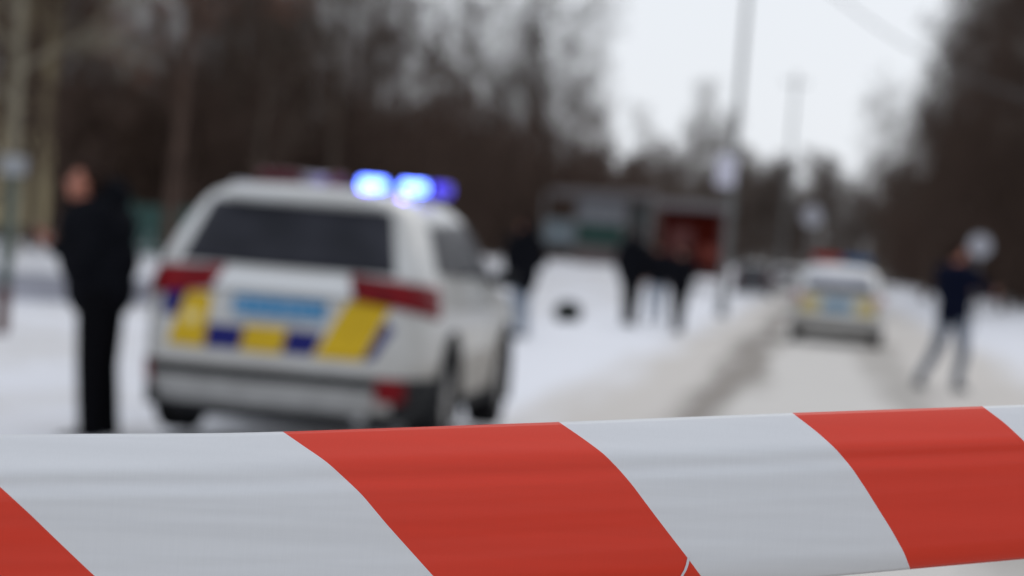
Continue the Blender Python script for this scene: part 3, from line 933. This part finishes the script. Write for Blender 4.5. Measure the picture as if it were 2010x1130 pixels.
pw = Matrix.Translation(P1.location) @ Matrix.Rotation(R(90), 4, 'Z') @ Matrix.Scale(1.86 / 1.78, 4)
pho.location = pw @ Vector((.02, .36, 1.25)); pho.rotation_euler = (R(-25), 0, R(90))
# the others
person('person', stand(1020, 35.2, 0.0), R(25), 'person in long black coat and pale jeans right of the nearer police car', BLACK, JEAN, skin=SKIN2, height=1.78, hood=True,
       coat_hem=.66, bulk=1.3, J=dict(kneeR=(.10, .04, .50), ankR=(.13, .0, .09), ankL=(-.10, -.16, .12), toeL=(-.10, .0, .04), kneeL=(-.09, -.03, .5),
       elL=(-.27, -.06, 1.14), wrL=(-.20, .12, 1.0), elR=(.27, -.04, 1.14), wrR=(.20, .14, 1.02)))
person('person', stand(1236, 44.0), R(-20), 'tall person in black coat, leftmost of the three standing by the red kiosk', BLACK, BLACK2, height=1.82, bulk=1.32, legk=1.2, shoe=SHOE, coat_hem=.72,
       hood=True, J=dict(kneeR=(.07, .02, .5), ankR=(.06, .02, .09), toeR=(.07, .2, .04), kneeL=(-.06, .0, .5), ankL=(-.05, -.03, .09), toeL=(-.06, .15, .04)))
person('person', stand(1287, 47.5), R(15), 'person in pale grey jeans, middle of the three standing by the red kiosk', BLACK, JEAN, skin=SKIN2, height=1.68, bulk=1.3, shoe=SHOEG)
person('person', stand(1333, 43.5), R(20), 'shorter person in black clothes, rightmost of the three standing by the red kiosk', BLACK, BLACK2, height=1.64, bulk=1.35, legk=1.2,
       J=dict(kneeR=(.06, .03, .5), ankR=(.05, .02, .09), toeR=(.06, .2, .04), kneeL=(-.07, .0, .5), ankL=(-.06, -.05, .09), toeL=(-.07, .13, .04),
              elR=(.26, .06, 1.15), wrR=(.16, .28, 1.18), elL=(-.26, .06, 1.15), wrL=(-.16, .28, 1.18)))
x, y, z = stand(1873, 29.8); z += .012
person('person', (x, y, z), R(-35), 'person in navy jacket and blue grey jeans striding beside the road at right', NAVYC, JEAND, skin=SKIN2, height=1.83, bulk=1.14, shoe=SHOEG, coat_hem=.84,
       head_yaw=R(-25), J=dict(pelvis=(.0, 0, .95), hipR=(.09, .0, .91), kneeR=(.16, .02, .49), ankR=(.12, -.02, .09), toeR=(.17, .15, .04),
                                hipL=(-.09, .0, .91), kneeL=(-.17, -.01, .50), ankL=(-.32, -.14, .10), toeL=(-.33, .02, .045),
                                elR=(.30, .10, 1.24), wrR=(.33, .33, 1.20), elL=(-.24, .10, 1.18), wrL=(-.05, .28, 1.18)))

# ------------------------------------------------------------ roadside things
# bus-stop kiosk with grey roof and red end
def kiosk():
    Y = 92.0
    a = at(1285, 540, Y); bR = at(1412, 540, Y)
    gzv = gz(a.x, Y)
    sc = F / Y
    root = empty('kiosk', ((a.x + bR.x) / 2, Y, gzv - .05), R(-6), label='dark red kiosk with sloping grey roof behind the group of people', cat='kiosk')
    wd = (bR.x - a.x); hh = 2.55
    m = MB(); m.box((0, 1.3, hh / 2), (wd, 2.6, hh)); m.build('wall', mat('dark_red_board', (.060, .006, .003), .85, spec=.05, var=.35, scale=1.5), root, smooth=False)
    m = MB(); m.box((.1, 1.2, hh + .17), (wd + .5, 3.3, .34), Matrix.Rotation(R(-1), 3, 'Y')); m.build('roof', mat('grey_roof', (.185, .17, .172), .7, var=.2), root, smooth=False, bevel=.02)
    m = MB(); m.box((-.35, -.03, 1.35), (.9, .06, 1.0)); m.build('hatch', mat('darker_red', (.09, .014, .01), .6), root, smooth=False)
    m = MB(); m.box((.75, -.04, .95), (.7, .08, .55)); m.build('poster', mat('pale_red_poster', (.22, .055, .04), .8, spec=.1, var=.4, scale=6), root, smooth=False)
    m = MB(); m.box((0, -.05, .12), (wd + .06, .12, .24)); m.build('plinth', mat('dark_plinth', (.06, .02, .02), .8), root, smooth=False)
    for q in (-1, 1):
        m = MB(); m.box((q * (wd / 2 - .06), -.06, hh / 2), (.12, .14, hh - .02)); m.build('corner_post', mat('darker_red', (.09, .014, .01), .6), root, smooth=False)
kiosk()
def shelter():
    Y = 97.0
    l = at(1062, 500, Y); r = at(1275, 500, Y)
    wd = r.x - l.x; z0 = gz((l.x + r.x) / 2, Y)
    root = empty('bus_shelter', ((l.x + r.x) / 2, Y, z0 - .05), R(-6), label='grey roofed bus shelter with white and green panels left of the red kiosk', cat='bus shelter')
    def bx(nm, x0, x1, y_, z0_, z1_, m, th=.08): 
        q = MB(); q.box(((x0 + x1) / 2, y_, (z0_ + z1_) / 2), (x1 - x0, th, z1_ - z0_)); return q.build(nm, m, root, smooth=False, bevel=.01)
    h = wd / 2
    q = MB(); q.box((.15, .7, 2.92), (wd - .2, 2.6, .26), Matrix.Rotation(R(-2.0), 3, 'Y')); q.build('roof', mat('grey_roof', (.185, .17, .172), .7, var=.2), root, smooth=False, bevel=.02)
    bx('upper_panel', -h + 1.35, -h + 3.3, .3, 1.75, 2.75, mat('white_board', (.36, .37, .40), .7, var=.15, scale=2))
    bx('green_panel', -h + 1.35, -h + 3.2, .25, .82, 1.72, mat('dark_green_board', (.022, .085, .068), .6, var=.2), .1)
    bx('lower_panel', -h + 1.35, -h + 3.2, .3, .05, .80, mat('mauve_board', (.30, .25, .25), .7, var=.3, scale=5))
    bx('glass_panel', -h + .05, -h + 1.25, .3, .75, 1.75, mat('pale_blue_board', (.27, .33, .36), .7, var=.2))
    bx('side_panel', -h + 3.4, h - .1, .5, .05, 2.7, mat('grey_board', (.12, .13, .13), .7, var=.4))
    for xx in (-h + .02, -h + 1.3, -h + 3.3, h - .05):
        q = MB(); q.tube((xx, -.2, 0), (xx, -.2, 2.82), .05, .05, 10); q.build('post', mat('grey_post', (.25, .25, .25), .6), root)
    q = MB(); q.box((-h + 2.3, -.15, .45), (1.7, .4, .05)); q.box((-h + 1.6, -.15, .22), (.06, .3, .44)); q.box((-h + 3.0, -.15, .22), (.06, .3, .44)); q.build('bench', mat('bench_wood', (.2, .12, .08), .7), root, smooth=False)
shelter()

# lamp post with signs
def lamp_post():
    Y = 60.0
    b0 = at(1417, 605, Y); z0 = gz(b0.x, Y)
    root = empty('street_lamp', (b0.x, Y, z0), 0, label='tall grey concrete lamp post rising above the people, with a white sign on it', cat='lamp post')
    CONC = mat('concrete', (.16, .165, .16), .85, var=.2, scale=3)
    m = MB(); m.tube((0, 0, -.2), (0, 0, 9.5), .095, .06, 16); m.build('pole', CONC, root)
    m = MB(); m.tube((0, 0, 0), (0, 0, .5), .14, .12, 16); m.build('base', CONC, root)
    m = MB(); m.tube((0, 0, 9.3), (.5, 0, 10.1), .04, .04, 8); m.tube((.5, 0, 10.1), (1.7, 0, 10.35), .04, .035, 8); m.build('arm', mat('grey_post', (.25, .25, .25), .6), root)
    m = MB(); m.ell((2.0, 0, 10.35), (.38, .15, .09)); m.build('lamp_head', mat('lamp_grey', (.4, .4, .41), .5), root)
    c = at(1424, 335, Y)
    s = MB(); s.box((c.x - b0.x, -.16, c.z - z0), (.46, .03, .78)); s.build('sign_panel', mat('white_sign', (.60, .59, .68), .5, var=.1), root, smooth=False, bevel=.01)
    s = MB(); s.tube((c.x - b0.x, -.14, c.z - z0 + .25), (0, 0, c.z - z0 + .25), .02, .02, 8); s.tube((c.x - b0.x, -.14, c.z - z0 - .25), (0, 0, c.z - z0 - .25), .02, .02, 8); s.build('sign_bracket', mat('grey_post', (.25, .25, .25), .6), root)
lamp_post()
def far_pole():
    Y = 150.0; b0 = at(1533, 520, Y)
    root = empty('utility_pole', (b0.x, Y, gz(b0.x, Y)), 0, label='thin distant grey utility pole in the bright sky gap above the road', cat='utility pole')
    CONC = mat('concrete', (.16, .165, .16), .85, var=.2, scale=3)
    m = MB(); m.tube((0, 0, -.2), (0, 0, 13.5), .12, .08, 14); m.build('pole', CONC, root)
    m = MB(); m.box((0, 0, 12.9), (1.6, .08, .08)); m.build('crossarm', CONC, root)
    for q in (-.7, .7):
        m = MB(); m.tube((q, 0, 12.95), (q, 0, 13.15), .05, .035, 8); m.build('insulator', mat('ceramic', (.5, .5, .5), .3), root)
far_pole()
# overhead cable
cb = MB(); p0 = at(1560, -70, 60); p1 = at(2080, 210, 60); prev = None
for i in range(21):
    t_ = i / 20; p_ = p0.lerp(p1, t_); p_.z -= .5 * math.sin(math.pi * t_)
    if prev is not None: cb.tube(prev, p_, .022, .022, 6)
    prev = p_
cb.build('overhead_cable', mat('cable_grey', (.12, .12, .12), .7), label='overhead cable crossing the pale sky at upper right', cat='cable')

def round_sign(px_, py_, Y, rad, label, post_m, foot=None):
    c = at(px_, py_, Y); z0 = gz(c.x, Y)
    root = empty('road_sign', (c.x, Y, z0), 0, label=label, cat='road sign')
    m = MB(); m.tube((0, 0, -.1), (0, 0, c.z - z0 + rad * .8), .03, .03, 10); m.build('post', post_m, root)
    m = MB(); m.tube((0, -.035, c.z - z0), (0, -.055, c.z - z0), rad, rad, 32); m.build('disc', mat('white_sign2', (.33, .33, .36), .7), root, smooth=False)
    m = MB(); m.tube((0, -.030, c.z - z0), (0, -.034, c.z - z0), rad * 1.03, rad * 1.03, 32); m.build('backing', post_m, root, smooth=False)
GP = mat('sign_post', (.14, .14, .14), .6)
round_sign(1594, 424, 70, .30, 'round pale sign on a thin post above the farther police car', GP)
round_sign(1923, 482, 62, .29, 'round pale sign beside the head of the striding person at right', GP)

# small parked things far up the road
def far_van(px_, py_, Y, label, m, wdt=1.75, h=1.5, L_=4.2):
    c = at(px_, py_, Y); z0 = gz(c.x, Y)
    root = empty('parked_car', (c.x, Y, z0), R(-7), label=label, cat='car')
    k = h / 1.5; S = Shell([(.18, wdt * .43, .1, L_ - .2, 6), (.45, wdt * .5, 0, L_, 8), (.8 * k, wdt * .5, .05, L_ - .1, 9), (.95 * k, wdt * .485, .1, L_ * .78, 8), (1.2 * k, wdt * .44, .25, L_ * .7, 7), (1.42 * k, wdt * .38, .45, L_ * .6, 5), (1.5 * k, wdt * .2, .9, L_ * .5, 4)])
    wl = [(.8, .31), (L_ - .85, .31)]
    S.body('body', m, root, wl, .34, N=120)
    S.patch('rear_window', GLASS, root, [(-.58, .98 * k), (.58, .98 * k), (.5, 1.36 * k), (-.5, 1.36 * k)])
    for s_ in (1, -1):
        S.patch('side_window', GLASS, root, [(.7, 1.0 * k), (L_ * .62, 1.0 * k), (L_ * .55, 1.36 * k), (.8, 1.36 * k)], mode='y', sides=(s_,))
        q = [(.55, .72 * k), (.85, .72 * k), (.85, .92 * k), (.55, .92 * k)]
        if s_ < 0: q = [(-b_[0], b_[1]) for b_ in (q[1], q[0], q[3], q[2])]
        S.patch('tail_lamp', REDL, root, q, off=.02)
        for y_, z_ in wl: wheel(root, s_ * wdt * .44, y_, .31, .19)
    u = MB(); u.box((0, L_ / 2, .3), (1.1, L_ - .5, .2)); u.build('underbody', DARKM, root, smooth=False)
far_van(1480, 515, 105, 'small dark car parked right of the red kiosk', mat('dark_car_paint', (.03, .03, .035), .35, coat=.5))
far_van(1548, 505, 118, 'pale grey car parked up the road left of the farther police car', mat('grey_car_paint', (.38, .37, .37), .35, coat=.5))

# dark bag lying on the snow
c = at(1115, 612, 42); z0 = gz(c.x, 42)
bgr = MB(); bgr.ell((0, 0, .2), (.25, .2, .21)); bgr.ell((.04, .02, .28), (.07, .06, .07)); bgr.ell((-.09, .03, .08), (.10, .10, .08)); bgr.ell((.1, -.03, .07), (.09, .1, .07))
o = bgr.build('bag', mat('black_bag', (.006, .009, .006), .9, spec=.03), remesh=.015, label='small black bag lying alone on the open snow', cat='bag')
o.location = (c.x, 42, z0 - .02)

# left: green fence, ochre building, low wall, post
def fence(pa, pb, label, h=1.35, m=None):
    z0 = gz(pa.x, pa.y)
    root = empty('fence', (pa.x, pa.y, z0), 0, label=label, cat='fence')
    d = Vector((pb.x - pa.x, pb.y - pa.y, 0)); n = max(1, int(d.length / 1.0)); dn = d.normalized()
    rot = Matrix.Rotation(math.atan2(dn.y, dn.x), 3, 'Z')
    m = m or mat('teal_fence', (.04, .13, .115), .6, var=.3, scale=1.2)
    for i in range(n + 1):
        q = MB(); q.box(d * (i / n) + Vector((0, 0, h / 2)), (.07, .07, h + .1), rot); q.build('post', m, root, smooth=False)
    for i in range(n):
        c_ = d * ((i + .5) / n)
        q = MB(); wdt = d.length / n - .1
        q.box(c_ + Vector((0, 0, h - .1)), (wdt, .035, .05), rot); q.box(c_ + Vector((0, 0, .15)), (wdt, .035, .05), rot)
        for j in range(14):
            q.box(c_ + dn * (-wdt / 2 + wdt * (j + .5) / 14) + Vector((0, 0, h / 2)), (wdt / 14 * .62, .02, h - .12), rot)
        q.build('panel', m, root, smooth=False)
fence(at(255, 480, 62), at(380, 480, 62), 'teal green picket fence between the person at left and the nearer police car', 1.4)

def building():
    Y = 66.0; pr = at(92, 450, Y)
    z0 = gz(pr.x, Y)
    wd = 9.0
    ra = R(12)
    root = empty('building', (pr.x - wd / 2 * math.cos(ra), Y - wd / 2 * math.sin(ra), z0 - .3), ra, label='ochre rendered building at the far left edge behind the trees', cat='building')
    OC = mat('ochre_render', (.42, .345, .20), .85, var=.2, scale=.6)
    m = MB(); m.box((0, 3.5, 3.6), (wd, 7, 7.2)); m.build('wall', OC, root, smooth=False)
    m = MB(); m.box((0, 3.5, 7.32), (wd + .7, 7.7, .24)); m.build('eaves', mat('grey_roof', (.185, .17, .172), .7, var=.2), root, smooth=False)
    m = MB(); m.add([(-wd / 2 - .35, -.35, 7.44), (wd / 2 + .35, -.35, 7.44), (wd / 2 + .35, 7.35, 7.44), (-wd / 2 - .35, 7.35, 7.44), (-wd / 2 + 2, 3.5, 9.3), (wd / 2 - 2, 3.5, 9.3)],
                    [(0, 1, 5, 4), (1, 2, 5), (2, 3, 4, 5), (3, 0, 4), (3, 2, 1, 0)]); m.build('roof', mat('snowy_roof', (.6, .6, .63), .8), root, smooth=False)
    m = MB(); m.box((0, -.05, .35), (wd + .06, .1, .7)); m.build('plinth', mat('brown_plinth', (.10, .075, .055), .85), root, smooth=False)
    for zc in (2.1, 5.0):
        for xc in (-3, -.9, 2.3):
            m = MB()
            for dx in (-.52, .52): m.box((xc + dx, -.03, zc), (.08, .06, 1.5))
            for dz in (-.71, .71): m.box((xc, -.03, zc + dz), (.96, .06, .08))
            m.box((xc, -.028, zc), (.05, .056, 1.34))
            wf = m.build('window_frame', mat('white_frame', (.6, .6, .6), .5), root, smooth=False)
            m = MB(); m.box((xc, -.008, zc), (.96, .016, 1.34)); m.build('pane', GLASS, wf, smooth=False)
building()
def low_wall():
    a = at(-60, 590, 34); b_ = at(420, 590, 36)
    root = empty('low_wall', (a.x, 34, gz(a.x, 34)), math.atan2(2, b_.x - a.x), label='low pale concrete wall topped with snow behind the person at left', cat='wall')
    ln = math.hypot(b_.x - a.x, 2)
    m = MB(); m.box((ln / 2, 0, .18), (ln, .28, .42)); m.build('wall', mat('pale_concrete', (.36, .36, .40), .85, var=.2, scale=2), root, smooth=False, bevel=.02)
    m = MB(); n = 60
    for i in range(n + 1):
        xx = ln * i / n; hh = .12 + .05 * math.sin(i * .9) + .03 * math.sin(i * 2.3)
        for dy, f in ((-.19, 0), (-.17, .6), (-.05, 1), (.07, .95), (.17, .55), (.19, 0)): m.v.append((xx, dy, .392 + hh * f))
    for i in range(n):
        for q in range(5): m.f.append((i * 6 + q, i * 6 + q + 1, i * 6 + q + 7, i * 6 + q + 6)); m.mi.append(0)
    m.build('snow_cap', SNOW, root)
low_wall()
def gate_post():
    c = at(2, 655, 25.5); z0 = gz(c.x, 25.5)
    root = empty('gate_post', (c.x, 25.5, z0), 0, label='weathered green post with rusty foot and small white plate at left edge', cat='post')
    m = MB(); m.box((0, 0, 1.15), (.11, .11, 1.3)); m.build('upper_post', mat('green_post', (.06, .085, .07), .7, var=.3), root, smooth=False, bevel=.01)
    m = MB(); m.box((0, 0, .25), (.13, .13, .5)); m.build('foot', mat('rust', (.11, .05, .045), .85, var=.3), root, smooth=False, bevel=.01)
    c2 = at(33, 325, 25.5)
    m = MB(); m.box((c2.x - c.x - .02, -.07, c2.z - z0), (.26, .02, .20)); m.build('plate', mat('white_plate', (.28, .29, .30), .7), root, smooth=False)
    m = MB(); m.box((.04, -.02, c2.z - z0), (.22, .03, .03)); m.box((0, 0, (1.8 + c2.z - z0) / 2), (.04, .04, max(.05, c2.z - z0 - 1.8 + .1))); m.build('bracket', mat('grey_post', (.25, .25, .25), .6), root, smooth=False)
gate_post()

# ------------------------------------------------------------ barrier tape in the foreground
def tape():
    T_pts = [(-3000, 905), (-1200, 873), (-300, 857), (0, 852), (430, 850), (555, 847), (1097, 828), (1555, 810), (1928, 797), (2300, 783), (3200, 750), (4500, 700)]
    B_pts = [(-3000, 1390), (-1200, 1310), (0, 1228), (900, 1184), (1400, 1149), (1650, 1130), (1787, 1117), (2010, 1097), (2300, 1072), (3200, 1010), (4500, 930)]
    tx, ty = zip(*T_pts); bx_, by_ = zip(*B_pts)
    def smf(x, X, Y, w=60): return float(np.mean([np.interp(x + d, X, Y) for d in np.linspace(-w, w, 9)]))
    T_ = lambda x: smf(x, tx, ty); B_ = lambda x: smf(x, bx_, by_)
    bnd = [[(-150, 855), (-60, 905), (0, 955), (60, 1010), (185, 1130), (290, 1225)],
           [(555, 847), (600, 878), (640, 905), (675, 937), (710, 970), (760, 1030), (850, 1130), (898, 1184)],
           [(1097, 828), (1140, 857), (1185, 890), (1215, 921), (1240, 950), (1290, 1017), (1350, 1095), (1390, 1150)],
           [(1555, 810), (1602, 846), (1640, 880), (1672, 918), (1700, 960), (1750, 1040), (1775, 1085), (1787, 1117)],
           [(1928, 797), (1970, 828), (2010, 865), (2045, 910), (2100, 1000), (2140, 1085)]]
    fits = []
    for q in bnd:
        v = [(y - T_(x)) / (B_(x) - T_(x)) for x, y in q]; v[0] = 0; v[-1] = 1
        fits.append((v, [a[0] for a in q]))
    nv = 56
    vs_ = np.linspace(0, 1, nv + 1)
    def curve(f):
        c_ = np.interp(vs_, f[0], f[1])
        for _ in range(3):
            c_[1:-1] = (c_[:-2] + 2 * c_[1:-1] + c_[2:]) / 4
        return c_
    C = [curve(f) for f in fits]
    left = [C[0] - 720 * (i + 1) for i in range(3)][::-1]
    right = [C[-1] + 340 * (i + 1) for i in range(6)]
    C = left + C + right
    ired = [(k - 3) % 2 == 1 for k in range(len(C) - 1)]    # C[3] is white's left edge, then red, white ...
    nu = 30
    def depth(x, v):
        D0 = 1 / np.interp(x, [-3000, 0, 2010, 4500], [1 / .86, 1 / 1.00, 1 / 1.12, 1 / 1.30])
        roll = .020 * max(0, 1 - v / .36) ** 1.7 + .006 * max(0, (v - .86) / .14) ** 2
        xx = x / 1000
        cre = .0016 * math.exp(-((v - .27 - .02 * xx) / .042) ** 2) - .0011 * math.exp(-((v - .205 + .03 * math.sin(xx * 2)) / .05) ** 2)
        from_n = noise.noise(Vector((xx * .9, v * 7.0, 3.1))) * .0005 + noise.noise(Vector((xx * .7 + v * 1.5, v * 19.0, 8.2))) * .00018
        cre += from_n * min(1, .35 + v) + .0015 * math.sin(xx * 2.4 + v * 3)
        return D0 + roll + cre
    mb = MB(); idx = {}
    cols = []
    for k in range(len(C) - 1):
        for i in range(nu): cols.append((C[k] * (1 - i / nu) + C[k + 1] * (i / nu), ired[k]))
    cols.append((C[-1], ired[-1]))
    for xa, _ in cols:
        for j, v in enumerate(vs_):
            x_ = float(xa[j]); y_ = T_(x_) + v * (B_(x_) - T_(x_))
            mb.v.append(tuple(at(x_, y_, depth(x_, v))))
    n = nv + 1
    for c_ in range(len(cols) - 1):
        for j in range(nv):
            mb.f.append((c_ * n + j, c_ * n + j + 1, (c_ + 1) * n + j + 1, (c_ + 1) * n + j)); mb.mi.append(1 if cols[c_][1] else 0)
    def film_mat(nm, col, tr):
        m = bpy.data.materials.new(nm); m.use_nodes = True; N = m.node_tree; b = N.nodes['Principled BSDF']; Lk = N.links.new
        tc = N.nodes.new('ShaderNodeTexCoord'); mp = N.nodes.new('ShaderNodeMapping'); mp.inputs['Scale'].default_value = (2, 6, 170)
        no = N.nodes.new('ShaderNodeTexNoise'); no.inputs['Scale'].default_value = 1; no.inputs['Detail'].default_value = 4
        mp.inputs['Rotation'].default_value = (0, R(-1.2), 0)
        Lk(tc.outputs['Object'], mp.inputs[0]); Lk(mp.outputs[0], no.inputs['Vector'])
        rp = N.nodes.new('ShaderNodeValToRGB'); rp.color_ramp.elements[0].position = .3; rp.color_ramp.elements[1].position = .7
        rp.color_ramp.elements[0].color = (*[c * .95 for c in col], 1); rp.color_ramp.elements[1].color = (*col, 1)
        Lk(no.outputs['Fac'], rp.inputs[0])
        # fine woven grain of the stretched film
        n2 = N.nodes.new('ShaderNodeTexNoise'); n2.inputs['Scale'].default_value = 1; n2.inputs['Detail'].default_value = 3
        mp2 = N.nodes.new('ShaderNodeMapping'); mp2.inputs['Scale'].default_value = (1500, 400, 60); Lk(tc.outputs['Object'], mp2.inputs[0]); Lk(mp2.outputs[0], n2.inputs['Vector'])
        mx = N.nodes.new('ShaderNodeMixRGB'); mx.blend_type = 'MULTIPLY'; mx.inputs[0].default_value = .05
        Lk(rp.outputs[0], mx.inputs[1]); Lk(n2.outputs['Fac'], mx.inputs[2]); Lk(mx.outputs[0], b.inputs['Base Color'])
        b.inputs['Roughness'].default_value = .36; b.inputs['Specular IOR Level'].default_value = .4
        bp = N.nodes.new('ShaderNodeBump'); bp.inputs['Strength'].default_value = .05; bp.inputs['Distance'].default_value = .0005
        Lk(no.outputs['Fac'], bp.inputs['Height']); Lk(bp.outputs[0], b.inputs['Normal'])
        tl = N.nodes.new('ShaderNodeBsdfTranslucent'); Lk(mx.outputs[0], tl.inputs[0])
        ms = N.nodes.new('ShaderNodeMixShader'); ms.inputs[0].default_value = tr
        Lk(b.outputs[0], ms.inputs[1]); Lk(tl.outputs[0], ms.inputs[2]); Lk(ms.outputs[0], N.nodes['Material Output'].inputs[0])
        return m
    o = mb.build('barrier_tape', [film_mat('white_tape', (.79, .80, .815), .18), film_mat('red_tape', (.75, .043, .015), .12)],
                 label='red and white striped barrier tape stretched across the foreground', cat='barrier tape')
    so_ = o.modifiers.new('thickness', 'SOLIDIFY'); so_.thickness = .00012
    # thin curved white print line near the lower edge
    ln = MB(); pp = [(1352, 1094), (1349, 1108), (1345, 1119), (1337, 1133), (1327, 1146)]
    row = []
    for (x_, y_) in pp:
        v = (y_ - T_(x_)) / (B_(x_) - T_(x_))
        for dx in (-2.6, 2.6): ln.v.append(tuple(at(x_ + dx, y_, depth(x_, min(1, v)) - .0006)))
    for i in range(len(pp) - 1): ln.f.append((2 * i, 2 * i + 1, 2 * i + 3, 2 * i + 2)); ln.mi.append(0)
    q = ln.build('print_line', MATS.setdefault('wl', film_mat('white_line', (.7, .7, .73), .1)), o)
tape()
